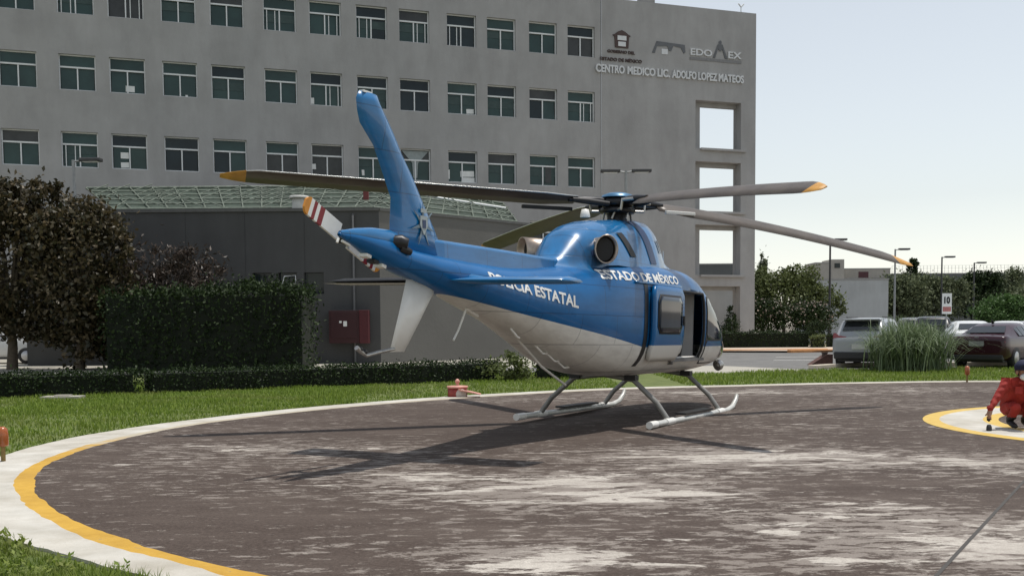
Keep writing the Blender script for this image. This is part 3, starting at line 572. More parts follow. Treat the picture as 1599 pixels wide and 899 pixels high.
p = at(978, 267, 46); lamp('lamp_post', 'double headed lamp post rising behind the rotor hub', p.x, p.y, p.z, [(-1, .85), (1, .85)], m_gal, gl)
p = at(115, 250, 39.6); lamp('lamp_post', 'single arm lamp post rising behind the dark trees at the left', p.x, p.y, p.z, [(1, .8)], m_gal, gl)

# ------------------------------------------------------------------ far side of the car park
def far_box(name, label, cat, px0, px1, ytop, Y, m, thick=2., extra=None):
    a, b = at(px0, ytop, Y), at(px1, ytop, Y); t = empty(name, ((a.x + b.x) / 2, Y, 0), label, cat); hgt = (a.z + b.z) / 2
    MB().box((0, thick / 2, hgt / 2), (b.x - a.x, thick, hgt)).build('wall', m, t)
    MB().box((0, thick / 2, hgt + .06), (b.x - a.x + .1, thick + .1, .12)).build('coping', mat('pale_coping', (.36, .35, .33), .85), t); return t, b.x - a.x, hgt
m_white_wall = wall_mat('white_rendered_wall', (.50, .51, .50)); m_beige = wall_mat('beige_render', (.42, .39, .34)); m_farw = wall_mat('far_grey_wall', (.13, .135, .13))
far_box('boundary_wall', 'pale rendered wall seen through the bottom opening of the stair tower', 'wall', 1085, 1172, 448, 72, m_white_wall, .4)
far_box('white_annexe', 'pale wall behind the flowering shrubs, below the beige roof buildings', 'building', 1275, 1388, 437, 88, m_white_wall, 6)
t, wd_, hg = far_box('roof_pavilion', 'long low beige rooftop building with a dark red window', 'building', 1316, 1391, 420, 140, m_beige, 8)
MB().box((-.4, -.02, hg - 1.15), (1.3, .06, 1.6)).build('window', mat('maroon_shutter', (.09, .03, .035), .6), t); MB().tube([(-3, -.2, hg - 1.2), (3.2, -.2, hg - 1.2)], .04, 5).build('railing', m_pole, t)
t, wd_, hg = far_box('stair_head', 'two stepped beige tower blocks left of the long beige rooftop building', 'building', 1274, 1297, 411, 138, m_beige, 5)
MB().box((1.95, 2.1, hg / 2 + .25), (1.75, 4, hg + .5)).build('tall_block', m_beige, t); MB().box((1.9, .06, hg - .3), (.7, .06, .6)).build('window', m_glass[0], t)
t, wd_, hg = far_box('long_wall', 'long dark grey wall with a mesh fence on top at the far right', 'wall', 1395, 1720, 427, 135, m_farw, 3)
mb = MB()
for i in range(60): mb.tube([(-wd_ / 2 + i * wd_ / 59, .4, hg), (-wd_ / 2 + i * wd_ / 59, .4, hg + 1.1)], .02, 4)
for z in (.35, .75, 1.1): mb.tube([(-wd_ / 2, .4, hg + z), (wd_ / 2, .4, hg + z)], .012, 4)
mb.build('mesh_fence', m_gal, t)
far_box('sloped_roof_block', 'dark low roof seen through the third opening of the stair tower', 'building', 1092, 1166, 413, 110, m_farw, 4)
def ptree(name, label, cat, px, Y, base, blobs, leaf, m, n, group=None, trunk=None, **k):
    x = (px - 800) / F * Y; return tree(name, label, cat, x, Y, trunk, blobs, leaf, m, n, group, **k)
gt = 'trees round the car park'
ptree('leafy_tree', 'broad mid green tree behind the flowering shrubs by the stair tower', 'tree', 1224, 77, 0, [((0, 0, 3.2), (2.9, 2, 1.9), 4), ((-1.6, 0, 4.3), (1.6, 1.4, 1.2), 2), ((.9, 0, 4.6), (1.6, 1.3, 1.1), 2), ((3.0, 0, 2.7), (1.3, 1.2, 1.6), 1.5), ((-2.8, 0, 3.3), (1.2, 1.2, 1.2), 1)], .26, m_mid, 13520, gt, (2.2, .16))
ol = 'flowering oleander shrubs'
for px, lb, h in ((1190, 'pink flowering shrub on slanting stems close to the stair tower pier', 3.1), (1262, 'second flowering shrub, darker, above the ball topiary', 2.9)):
    t = ptree('oleander_shrub', lb, 'shrub', px, 69, 0, [((0, 0, h - 1.0), (1.5, 1.1, 1.0), 3), ((.4, -.2, h - 1.6), (1.2, 1, .9), 1)], .17, m_dark, 6000, ol, (1.2, .07))
    dv = nr.normal(size=(230, 3)); dv /= np.linalg.norm(dv, axis=1)[:, None]; P = np.array((0, -.1, h - .95)) + dv * np.array((1.5, 1.15, 1.05)) * nr.uniform(.85, 1.06, (230, 1)); V, Fq = leaves(P[P[:, 2] > h - 1.6], .13, aspect=.9); fo = npmesh('flowers', V, Fq, m_flower, t); fo['kind'] = 'stuff'
ptree('small_conifer', 'dark conifer tip peeping out behind the stair tower edge', 'tree', 1191, 96, 0, [((0, 0, 5.0), (.7, .7, 2.3), 2), ((0, 0, 6.6), (.35, .35, 1.1), 1), ((-.1, 0, 3.4), (1.0, 1, 1.5), 2)], .22, m_far, 3900, gt, (4, .12))
ptree('small_conifer', 'dark conifer seen through the tower opening just left of its edge pier', 'tree', 1153, 98, 0, [((0, 0, 4.6), (.6, .6, 1.8), 2), ((0, 0, 6.0), (.3, .3, .9), 1)], .22, m_far, 2340, gt, (4, .12))
ptree('leafy_tree', 'wide dull green tree behind the white sport utility car', 'tree', 1395, 92, 0, [((0, 0, 3.2), (2.9, 2, 2.1), 4), ((1.0, 0, 4.4), (1.8, 1.5, 1.2), 2), ((-1.6, 0, 3.0), (1.4, 1.2, 1.4), 1)], .27, m_far, 10920, gt, (2.0, .15))
ptree('leafy_tree', 'dense rounded tree left of the car park sign', 'tree', 1452, 94, 0, [((0, 0, 3.2), (3.2, 2, 2.1), 4), ((-.9, 0, 4.6), (1.9, 1.5, 1.1), 2), ((1.5, 0, 4.2), (1.7, 1.5, 1.3), 2)], .27, m_far, 11960, gt, (2.0, .15))
ptree('pointed_conifer', 'pointed dark conifer beside the tip of the rotor blade', 'tree', 1424, 118, 0, [((0, 0, 4.6), (1.9, 1.6, 1.6), 3), ((0, 0, 6.3), (1.2, 1.1, 1.2), 2), ((0, 0, 7.6), (.6, .6, .9), 1), ((0, 0, 8.4), (.25, .25, .5), .4)], .3, m_dark, 6760, gt, (4, .15))
ptree('leafy_tree', 'tall dark tree in front of the long grey wall', 'tree', 1530, 104, 0, [((0, 0, 3.6), (2.2, 2, 2.3), 3), ((-.7, 0, 5.3), (1.2, 1.2, 1.1), 1.4), ((1.0, 0, 5.4), (1.1, 1.1, 1.0), 1.2)], .28, m_dark, 9360, gt, (2.2, .15))
ptree('leafy_tree', 'tall slender tree at the right edge in front of the long grey wall', 'tree', 1576, 108, 0, [((0, 0, 3.6), (2.0, 2, 2.4), 3), ((.4, 0, 5.6), (1.0, 1.2, 1.2), 1.4), ((-1.1, 0, 4.9), (.8, 1.0, 1.0), 1.0)], .28, m_far, 8320, gt, (2.2, .15))
ptree('leafy_tree', 'bright green low bushy tree near the right edge behind the parked cars', 'tree', 1562, 86, 0, [((0, 0, 2.3), (2.0, 1.5, 1.2), 3), ((.9, 0, 2.9), (1.1, 1, .7), 1)], .22, m_brt, 7800, gt, (1.4, .1))
ptree('leafy_tree', 'part hidden tree outside the right edge', 'tree', 1625, 96, 0, [((0, 0, 3.2), (2.4, 1.8, 2.2), 3)], .28, m_far, 4680, gt, (2.2, .15))
# clipped hedges in front of the tower
gh = 'clipped hedges along the orange kerb'
def px2(px, Y): return ((px - 800) / F * Y, Y)
hedge('clipped_hedge', 'dark clipped hedge in front of the stair tower, left of the ball topiary', px2(1085, 60.5), px2(1262, 60), 1.0, .95, 5200, .1, m_dark, group=gh, rough=.04)
hedge('clipped_hedge', 'short clipped hedge right under the ball topiary', px2(1267, 59), px2(1287, 59), .8, .72, 900, .1, m_mid, group=gh, rough=.04)
hedge('clipped_hedge', 'clipped hedge running behind the white sport utility car', px2(1292, 60), px2(1345, 60), .9, .8, 1700, .1, m_dark, group=gh, rough=.04)
ptree('cone_topiary', 'dark cone shaped clipped conifer at the foot of the stair tower', 'topiary', 1141, 64, 0, [((0, 0, .7), (.85, .8, .7), 3), ((0, 0, 1.4), (.6, .6, .55), 2), ((0, 0, 2.0), (.36, .36, .4), 1), ((0, 0, 2.45), (.15, .15, .25), .4)], .12, m_dark, 2600)
ptree('ball_topiary', 'dark ball shaped clipped shrub above the hedge row', 'topiary', 1274, 61.5, 0, [((0, 0, 1.1), (.5, .5, .5), 1)], .1, m_dark, 1400, None, (.8, .06), limbs=False)

# ------------------------------------------------------------------ helicopter (local frame: x nose, y left, z up, origin under the hub)
HL = Vector((1.438, 15.022, .034)); HYAW, HPIT, HROLL = 1.077, .014, .022
heli = empty('helicopter', HL, 'blue and white police helicopter parked on the landing pad with its side door slid open', 'helicopter')
heli.rotation_euler = (HROLL, HPIT, HYAW)
HM = Matrix.Translation(HL) @ Euler((HROLL, HPIT, HYAW)).to_matrix().to_4x4()
def w2l(p): return HM.inverted() @ Vector(p)
ST = [  # x, bottom, top, half width, exponent low, exponent high
    (-6.38, 2.07, 2.10, .015, 2, 2), (-6.15, 2.0, 2.12, .07, 2, 2), (-5.85, 1.885, 2.12, .13, 2, 2), (-5.45, 1.785, 2.05, .18, 2.1, 2.1), (-5.2, 1.735, 2.02, .205, 2.1, 2.1), (-4.8, 1.64, 2.0, .245, 2.1, 2.1),
    (-4.1, 1.47, 1.98, .31, 2.2, 2.1), (-3.55, 1.33, 1.97, .37, 2.2, 2.2), (-3.0, 1.16, 1.99, .45, 2.3, 2.4), (-2.5, 1.0, 2.03, .54, 2.4, 2.8), (-2.0, .84, 2.08, .63, 2.5, 3.3), (-1.5, .73, 2.13, .70, 2.6, 3.9),
    (-1.0, .67, 2.16, .74, 2.8, 4.3), (-.5, .65, 2.19, .76, 3, 4.5), (0, .64, 2.21, .77, 3, 4.5), (.6, .64, 2.22, .77, 3, 4.3), (1.2, .64, 2.22, .77, 3, 4.0), (1.6, .64, 2.20, .765, 3, 3.5), (2.0, .64, 2.12, .755, 3, 3.0), (2.4, .65, 1.96, .735, 2.8, 2.6),
    (2.8, .67, 1.71, .70, 2.6, 2.4), (3.2, .71, 1.40, .62, 2.5, 2.2), (3.5, .76, 1.2, .51, 2.3, 2.1), (3.75, .82, 1.07, .35, 2.2, 2), (3.9, .88, .99, .15, 2, 2), (3.94, .92, .95, .03, 2, 2)]
_A = np.array(ST)
def sec(x):
    """smooth section at station x"""
    xs = _A[:, 0]; i = int(np.clip(np.searchsorted(xs, x) - 1, 0, len(xs) - 2)); x0, x1 = xs[i], xs[i + 1]; t = min(max((x - x0) / (x1 - x0), 0), 1); h = x1 - x0
    def tan(k):
        if k == 0: return (_A[1] - _A[0]) / (xs[1] - xs[0])
        if k == len(xs) - 1: return (_A[-1] - _A[-2]) / (xs[-1] - xs[-2])
        a = (_A[k] - _A[k - 1]) / (xs[k] - xs[k - 1]); b = (_A[k + 1] - _A[k]) / (xs[k + 1] - xs[k]); return np.where(a * b > 0, 2 * a * b / (a + b + 1e-12), 0)
    m0, m1 = tan(i), tan(i + 1)
    v = (2 * t**3 - 3 * t**2 + 1) * _A[i] + (t**3 - 2 * t**2 + t) * h * m0 + (-2 * t**3 + 3 * t**2) * _A[i + 1] + (t**3 - t**2) * h * m1
    return v[1], v[2], v[3], v[4], v[5]
def zmid(zb, zt): return zb + .5 * (zt - zb)
def hull(x, th, off=0.):
    zb, zt, w_, nb, nt_ = sec(x); zm = zmid(zb, zt); n = nt_ if math.sin(th) > 0 else nb; hh = (zt - zm) if math.sin(th) > 0 else (zm - zb)
    c, s = math.cos(th), math.sin(th)
    return Vector((x, math.copysign(abs(c) ** (2 / n), c) * (w_ + off), zm + math.copysign(abs(s) ** (2 / n), s) * (hh + off)))
def side_y(x, z, off=0.):
    zb, zt, w_, nb, nt_ = sec(x); zm = zmid(zb, zt)
    t, n = ((z - zm) / (zt - zm), nt_) if z > zm else ((zm - z) / (zm - zb), nb)
    return (w_ * max(1 - min(t, .9999) ** n, 0) ** (1 / n)) + off
def panels(m, src, sc=1.15):
    """faint panel joints, rivet rows and oily streaks"""
    t = m.node_tree; N = t.nodes; L = t.links; b = N['Principled BSDF']; tc = N.new('ShaderNodeTexCoord')
    sx = N.new('ShaderNodeSeparateXYZ'); L.new(tc.outputs['Object'], sx.inputs[0]); cx = N.new('ShaderNodeCombineXYZ'); L.new(sx.outputs[0], cx.inputs[0]); L.new(sx.outputs[2], cx.inputs[1])
    br = N.new('ShaderNodeTexBrick'); br.inputs['Scale'].default_value = sc; br.inputs['Mortar Size'].default_value = .008; br.inputs['Brick Width'].default_value = .9; br.inputs['Row Height'].default_value = .42; br.offset = .37; br.inputs['Mortar Smooth'].default_value = .3
    br.inputs['Color1'].default_value = (1, 1, 1, 1); br.inputs['Color2'].default_value = (.95, .95, .96, 1); br.inputs['Mortar'].default_value = (.62, .62, .64, 1); L.new(cx.outputs[0], br.inputs[0])
    mp = N.new('ShaderNodeMapping'); mp.inputs['Scale'].default_value = (.7, 3, 3); L.new(tc.outputs['Object'], mp.inputs[0])
    no = N.new('ShaderNodeTexNoise'); no.inputs['Scale'].default_value = 2.2; no.inputs['Detail'].default_value = 8; no.inputs['Roughness'].default_value = .7; L.new(mp.outputs[0], no.inputs[0])
    r = N.new('ShaderNodeValToRGB'); r.color_ramp.elements[0].position = .3; r.color_ramp.elements[0].color = (.72, .71, .70, 1); r.color_ramp.elements[1].position = .58; L.new(no.outputs[0], r.inputs[0])
    m1 = N.new('ShaderNodeMix'); m1.data_type = 'RGBA'; m1.blend_type = 'MULTIPLY'; m1.inputs['Factor'].default_value = 1; L.new(src, m1.inputs[6]); L.new(br.outputs[0], m1.inputs[7])
    m2 = N.new('ShaderNodeMix'); m2.data_type = 'RGBA'; m2.blend_type = 'MULTIPLY'; m2.inputs['Factor'].default_value = .8; L.new(m1.outputs[2], m2.inputs[6]); L.new(r.outputs[0], m2.inputs[7]); L.new(m2.outputs[2], b.inputs['Base Color'])
    mr = N.new('ShaderNodeMapRange'); mr.inputs[3].default_value = .42; mr.inputs[4].default_value = .2; L.new(no.outputs[0], mr.inputs[0]); L.new(mr.outputs[0], b.inputs['Roughness'])
    bp = N.new('ShaderNodeBump'); bp.inputs['Strength'].default_value = .25; bp.inputs['Distance'].default_value = .004; L.new(br.outputs[1], bp.inputs['Height']); bp.invert = True; L.new(bp.outputs[0], b.inputs['Normal'])
def soot(m, pts):
    t = m.node_tree; N = t.nodes; L = t.links; b = N['Principled BSDF']; src = b.inputs['Base Color'].links[0].from_socket; tc = N.new('ShaderNodeTexCoord')
    ab = N.new('ShaderNodeVectorMath'); ab.operation = 'ABSOLUTE'; L.new(tc.outputs['Object'], ab.inputs[0])
    mp = N.new('ShaderNodeMapping'); mp.vector_type = 'TEXTURE'; mp.inputs['Location'].default_value = pts; mp.inputs['Scale'].default_value = (.55, .5, .22); L.new(ab.outputs[0], mp.inputs[0])
    no = N.new('ShaderNodeTexNoise'); no.inputs['Scale'].default_value = 9; no.inputs['Detail'].default_value = 6; L.new(tc.outputs['Object'], no.inputs[0])
    ln = N.new('ShaderNodeVectorMath'); ln.operation = 'LENGTH'; L.new(mp.outputs[0], ln.inputs[0]); ma = N.new('ShaderNodeMath'); ma.operation = 'ADD'; L.new(ln.outputs['Value'], ma.inputs[0]); L.new(no.outputs[0], ma.inputs[1])
    mr = N.new('ShaderNodeMapRange'); mr.inputs[1].default_value = .7; mr.inputs[2].default_value = 1.6; mr.inputs[3].default_value = .75; mr.inputs[4].default_value = 0; L.new(ma.outputs[0], mr.inputs[0])
    mx = N.new('ShaderNodeMix'); mx.data_type = 'RGBA'; L.new(mr.outputs[0], mx.inputs['Factor']); L.new(src, mx.inputs[6]); mx.inputs[7].default_value = (.012, .018, .03, 1); L.new(mx.outputs[2], b.inputs['Base Color'])
def livery():
    m = mat('helicopter_livery', (.003, .112, .315), .2, coat=.16, spec=.22, var=.06, scale=2); t = m.node_tree; N = t.nodes; L = t.links; b = N['Principled BSDF']; blue = b.inputs['Base Color'].links[0].from_socket
    tc = N.new('ShaderNodeTexCoord'); sx = N.new('ShaderNodeSeparateXYZ'); L.new(tc.outputs['Object'], sx.inputs[0])
    def mm(op, a, c, e=None, clamp=False):
        n = N.new('ShaderNodeMath'); n.operation = op; n.use_clamp = clamp
        for i, q in enumerate((a, c, e)):
            if q is None: continue
            if isinstance(q, (int, float)): n.inputs[i].default_value = q
            else: L.new(q, n.inputs[i])
        return n.outputs[0]
    xm = mm('MINIMUM', mm('ADD', sx.outputs[0], .72), 0.)
    line = mm('MULTIPLY_ADD', xm, -.14, 1.06)
    white = mm('MULTIPLY', mm('LESS_THAN', sx.outputs[2], line), mm('GREATER_THAN', sx.outputs[0], -5.5))
    no = N.new('ShaderNodeTexNoise'); no.inputs['Scale'].default_value = 4; no.inputs['Detail'].default_value = 6; L.new(tc.outputs['Object'], no.inputs[0])
    r = N.new('ShaderNodeValToRGB'); r.color_ramp.elements[0].color = (.70, .685, .635, 1); r.color_ramp.elements[1].color = (.80, .79, .75, 1); L.new(no.outputs[0], r.inputs[0])
    mx = N.new('ShaderNodeMix'); mx.data_type = 'RGBA'; L.new(white, mx.inputs['Factor']); L.new(blue, mx.inputs[6]); L.new(r.outputs[0], mx.inputs[7]); panels(m, mx.outputs[2]); return m
m_liv = livery()
m_blue = mat('blue_paint', (.003, .14, .355), .18, coat=.55, spec=.4, var=.06, scale=2)
panels(m_blue, m_blue.node_tree.nodes['Principled BSDF'].inputs['Base Color'].links[0].from_socket)
m_hwhite = mat('heli_white_paint', (.75, .74, .70), .4, coat=.2, var=.06, scale=3)
m_black = mat('black_rubber', (.012, .012, .013), .6); m_dkm = mat('dark_metal', (.035, .035, .037), .4, .7, var=.3, scale=8); m_stl = mat('worn_steel', (.45, .44, .42), .35, .8, var=.2, scale=8)
m_cab = mat('cabin_grey', (.16, .155, .15), .8); m_hglass = mat('tinted_cabin_glass', (.008, .016, .030), .05, spec=.35, var=.1)
soot(m_blue, (1.75, .48, 2.2)); soot(m_liv, (1.75, .6, 2.12))
DX0, DX1, DZ0, DZ1 = .64, 1.74, .88, 1.86
def fuselage(off, hole, flip=False):
    xs = np.unique(np.round(np.concatenate([np.linspace(-6.38, 3.94, 130), [DX0, DX1, DX0 - .001, DX1 + .001]]), 4)); nt_ = 96
    V = [hull(x, 2 * math.pi * j / nt_, off) for x in xs for j in range(nt_)]; Fs = []
    for i in range(len(xs) - 1):
        for j in range(nt_):
            f = (i * nt_ + j, i * nt_ + (j + 1) % nt_, (i + 1) * nt_ + (j + 1) % nt_, (i + 1) * nt_ + j)
            c = sum((V[k] for k in f), Vector()) / 4
            if hole and DX0 < c.x < DX1 and DZ0 < c.z < DZ1: continue
            Fs.append(f)
    return V, Fs
V, Fs = fuselage(0, True)
fus = MB().add(V, Fs, 0, True).build('fuselage', m_liv, heli, fix=False)
so_ = fus.modifiers.new('shell', 'SOLIDIFY'); so_.thickness = .035; so_.offset = -1
b = bmesh.new(); b.from_mesh(fus.data); bmesh.ops.recalc_face_normals(b, faces=b.faces); b.to_mesh(fus.data); b.free()
def patch(x0, x1, z0, z1, side, off, m, name, n=10, k=8, corner=.0, parent=None, thick=.0):
    """panel lying on the fuselage side"""
    P = []
    for i in range(n + 1):
        x = x0 + (x1 - x0) * i / n; e = min(x - x0, x1 - x) ; cut = max(0, corner - e) if corner else 0; cut = corner - math.sqrt(max(0, corner**2 - cut**2)) if corner else 0
        za = (z0(x) if callable(z0) else z0) + cut; zb_ = (z1(x) if callable(z1) else z1) - cut
        P.append([Vector((x, side * side_y(x, za + (zb_ - za) * j / k, off), za + (zb_ - za) * j / k)) for j in range(k + 1)])
    mb = MB().grid(P)
    o = mb.build(name, m, parent or heli)
    b = bmesh.new(); b.from_mesh(o.data); bmesh.ops.recalc_face_normals(b, faces=b.faces)
    if sum((f.normal.y for f in b.faces)) * side < 0: bmesh.ops.reverse_faces(b, faces=b.faces)
    b.to_mesh(o.data); b.free()
    if thick: s_ = o.modifiers.new('shell', 'SOLIDIFY'); s_.thickness = thick; s_.offset = -1
    return o
# cabin inside: floor, bulkhead, seats
ins = MB().box((1.2, 0, .86), (1.5, 1.4, .04)).box((.56, 0, 1.4), (.05, 1.36, 1.2)); ins.build('cabin_lining', m_cab, heli)
for x, y in ((1.5, .5), (.85, .35)):
    MB().box((x, y, 1.08), (.42, .4, .12)).box((x + .2, y, 1.38), (.1, .4, .56)).box((x + .2, y, 1.7), (.08, .24, .14)).build('seat', m_black, heli, bevel=.03)
MB().tube([(1.02, -.62, .9), (1.06, -.66, 1.4), (1.04, -.6, 1.84)], .03, 8).tube([(1.18, -.3, .9), (1.2, -.3, 1.55)], .05, 8).build('cabin_post', m_black, heli)
MB().box((1.84, .05, 1.42), (.03, 1.2, 1.1)).build('cabin_light_panel', mat('pale_light_panel', (.55, .54, .53), .8, var=.05), heli)  # added pale panel standing in for daylight seen through the doorway
MB().box((1.1, .0, 1.99), (1.2, 1.0, .03)).build('cabin_ceiling', m_cab, heli)
# door frames and the door slid back
fr = MB()
for (xa, za, xb, zb_) in ((DX0, DZ0, DX1, DZ0), (DX1, DZ0, DX1, DZ1), (DX1, DZ1, DX0, DZ1), (DX0, DZ1, DX0, DZ0)):
    fr.tube([Vector((xa + (xb - xa) * i / 8, -side_y(xa + (xb - xa) * i / 8, za + (zb_ - za) * i / 8, -.005), za + (zb_ - za) * i / 8)) for i in range(9)], .022, 6)
fr.build('door_frame', m_black, heli)
def door_mat():
    m = mat('door_livery', (.003, .105, .29), .25, coat=.12, spec=.3, var=.06, scale=2); t = m.node_tree; N = t.nodes; L = t.links; b = N['Principled BSDF']; blue = b.inputs['Base Color'].links[0].from_socket
    tc = N.new('ShaderNodeTexCoord'); sx = N.new('ShaderNodeSeparateXYZ'); L.new(tc.outputs['Object'], sx.inputs[0])
    g_ = N.new('ShaderNodeMath'); g_.operation = 'LESS_THAN'; L.new(sx.outputs[2], g_.inputs[0]); g_.inputs[1].default_value = 1.085
    mx = N.new('ShaderNodeMix'); mx.data_type = 'RGBA'; L.new(g_.outputs[0], mx.inputs['Factor']); L.new(blue, mx.inputs[6]); mx.inputs[7].default_value = (.64, .63, .59, 1); L.new(mx.outputs[2], b.inputs['Base Color']); return m
dr = patch(-.62, .56, .86, 1.90, -1, .075, door_mat(), 'sliding_door', 14, 14, .12, thick=.05)
patch(-.50, .46, 1.24, 1.78, -1, .083, m_black, 'window_seal', 12, 8, .1, dr, thick=.006)
patch(-.47, .43, 1.27, 1.75, -1, .089, m_hglass, 'door_window', 12, 8, .09, dr, thick=.004)
MB().tube([(.47, -side_y(.47, 1.4, .1), 1.36), (.47, -side_y(.47, 1.4, .1), 1.5)], .018, 6).build('door_handle', m_dkm, dr)
patch(-1.05, .62, 1.905, 1.93, -1, .03, m_blue, 'door_rail', 16, 2, 0, thick=.03)
patch(-.78, -.66, .8, 1.95, -1, .006, m_dkm, 'door_shadow_gap', 3, 14, 0)
# cockpit door, its window, windscreen, chin window, lamp
ck = patch(1.84, 2.86, .78, lambda x: min(1.83, sec(x)[1] - .14), -1, .006, m_black, 'cockpit_door_seal', 14, 12, .1)
patch(1.88, 2.82, 1.17, lambda x: min(1.8, sec(x)[1] - .18), -1, .012, m_hglass, 'cockpit_window', 14, 10, .08)
patch(1.87, 2.82, .8, 1.14, -1, .011, m_liv, 'cockpit_door', 14, 6, .05)
patch(2.93, 3.35, .86, lambda x: sec(x)[1] - .22, -1, .008, m_hglass, 'chin_window', 8, 6, .05)
patch(1.88, 2.82, 1.17, lambda x: min(1.8, sec(x)[1] - .18), 1, .012, m_hglass, 'cockpit_window', 14, 10, .08)
ws = MB().grid([[hull(2.1 + 1.25 * i / 12, R(40) + R(100) * j / 16, .008) for j in range(17)] for i in range(13)]); ws.build('windscreen', m_hglass, heli)
MB().tube([hull(2.05, R(90), .012), hull(2.5, R(90), .02), hull(3.4, R(90), .015)], .025, 6).build('windscreen_post', m_blue, heli)
MB().lathe([(.0, .06), (.06, .05), (.09, .0), (.09, -.06)], (3.25, -.55, .74), 14, Euler((0, R(70), R(-30))).to_matrix()).build('landing_lamp', m_stl, heli)
# engine cowling
CW = [(-2.36, 2.05, 2.08, .1), (-2.16, 1.99, 2.2, .24), (-1.96, 1.97, 2.38, .33), (-1.78, 2.02, 2.53, .39), (-1.5, 2.1, 2.64, .44), (-1.2, 2.12, 2.71, .47), (-.6, 2.12, 2.78, .49), (0, 2.14, 2.84, .49), (.3, 2.14, 2.87, .48), (.5, 2.14, 2.87, .45), (.66, 2.14, 2.83, .42), (.78, 2.14, 2.73, .40), (.9, 2.14, 2.6, .37), (1.08, 2.14, 2.45, .34), (1.35, 2.13, 2.35, .29), (1.9, 2.1, 2.28, .2), (2.1, 2.06, 2.14, .05)]
_C = np.array(CW)
def cow(x, th, off=0.):
    zb, zt, w_ = [np.interp(x, _C[:, 0], _C[:, k]) for k in (1, 2, 3)]; s, c = math.sin(th), math.cos(th)
    f = (1 - abs(s)) ; wf = w_ * (1 + .5 * f ** 4 * (.3 if x > -1.9 else 1))
    n = 2.6; return Vector((x, math.copysign(abs(c) ** (2 / n), c) * (wf + off), zb + (zt - zb + off) * abs(s) ** (2 / n)))
xs = np.linspace(-2.36, 2.1, 90)
cowl = MB().grid([[cow(x, math.pi * j / 40) for j in range(41)] for x in xs]).build('engine_cowling', m_blue, heli, fix=True)
def cpatch(x0, x1, t0, t1, off, m, name, slant=0.):
    return MB().grid([[cow(x0 + (x1 - x0) * i / 6 + slant * (j / 8), R(t0 + (t1 - t0) * j / 8) - math.pi * 0, off) for j in range(9)] for i in range(7)]).build(name, m, cowl)
cpatch(-.98, -.80, 140, 172, .012, m_black, 'intake_slot', .22); cpatch(-.22, .02, 110, 177, .008, mat('dark_blue_panel', (.01, .03, .09), .4), 'mast_panel', .15); cpatch(.42, .5, 150, 165, .012, m_black, 'vent_slot', .08)
cpatch(-1.75, -1.6, 158, 166, .006, mat('dark_blue_panel', (.01, .03, .09), .4), 'access_panel')
# dorsal spine
sp = MB(); rows = []
for x, zt, hw, zb_ in ((-5.0, 2.17, .05, 1.9), (-4.75, 2.165, .09, 1.9), (-3.6, 2.16, .12, 1.88), (-2.5, 2.15, .15, 1.9), (-2.2, 2.15, .16, 1.92)):
    rows.append([Vector((x, -hw - .015, zb_)), Vector((x, -hw, zt - .03)), Vector((x, -hw + .03, zt)), Vector((x, hw - .03, zt)), Vector((x, hw, zt - .03)), Vector((x, hw + .015, zb_))])
sp.grid(rows, smooth=False).build('dorsal_spine', m_blue, heli, fix=True, bevel=.01)
# exhausts
for s in (1, -1):
    e0 = Vector((-1.52, s * .40, 2.30)); d = Vector((-.70, s * .62, -.03)).normalized(); pts = [e0 - Vector((.0, s * .1, 0)), e0 + d * .1 + Vector((.05, 0, .0)), e0 + d * .30]
    n = 20
    ex = MB().tube(pts, [.11, .125, .135], n, caps=False, flat=1.25).build('exhaust_pipe', mat('heat_stained_steel', (.30, .24, .20), .38, .85, col2=(.5, .43, .36), scale=7), heli)
    so2 = ex.modifiers.new('shell', 'SOLIDIFY'); so2.thickness = .014; so2.offset = -1
    MB().tube([pts[2] - d * .10, pts[1]], [.116, .10], n, caps=True, flat=1.25).build('exhaust_inside', m_black, ex)
# fin, ventral fin
def airfoil_fin(sts, name, m):
    """sts: (x_le, x_te, z, thickness)"""
    rows = []
    for xl, xt, z, th in sts:
        c = xl - xt; prof = [(0, 0), (.06, .5), (.25, .95), (.45, 1.), (.75, .5), (1, .06)]
        rows.append([Vector((xl - c * a, -th / 2 * b_, z)) for a, b_ in prof] + [Vector((xl - c * a, th / 2 * b_, z)) for a, b_ in prof[::-1]])
    mb = MB().grid(rows, close=True); k = len(rows[0]); mb.add(rows[-1], [tuple(range(k))]); mb.add(rows[0], [tuple(range(k - 1, -1, -1))])
    return mb.build(name, m, heli, fix=True)
fin = airfoil_fin([(-4.62, -5.62, 2.0, .17), (-4.74, -5.59, 2.17, .15), (-4.83, -5.59, 2.28, .14), (-5.03, -5.58, 2.5, .125), (-5.24, -5.74, 2.75, .115), (-5.44, -5.87, 2.95, .11), (-5.5, -5.97, 3.03, .11), (-5.58, -6.08, 3.12, .12), (-5.68, -6.12, 3.22, .125), (-5.79, -6.14, 3.33, .12), (-5.83, -6.10, 3.40, .08)], 'tail_fin', m_blue)
MB().box((-6.0, 0, 3.405), (.13, .05, .02)).build('fin_cap', m_hwhite, fin)
vf = airfoil_fin([(-4.70, -5.30, 1.74, .06), (-5.01, -5.43, 1.38, .05), (-5.32, -5.57, 1.03, .04)], 'ventral_fin', m_hwhite)
MB().tube([(-5.5, 0, 1.06), (-5.75, 0, 1.03), (-5.95, 0, 1.0), (-6.02, 0, 1.03), (-6.1, 0, 1.075)], [.018, .018, .018, .02, .024], 8).build('tail_skid', m_stl, heli)
bands = MB()
for x in (-6.03, -5.96): bands.tube([(x, 0, 1.02 + (-x - 5.93) * .35), (x - .025, 0, 1.03 + (-x - 5.93) * .35)], .026, 8)
bands.build('tail_skid_band', m_black, heli)
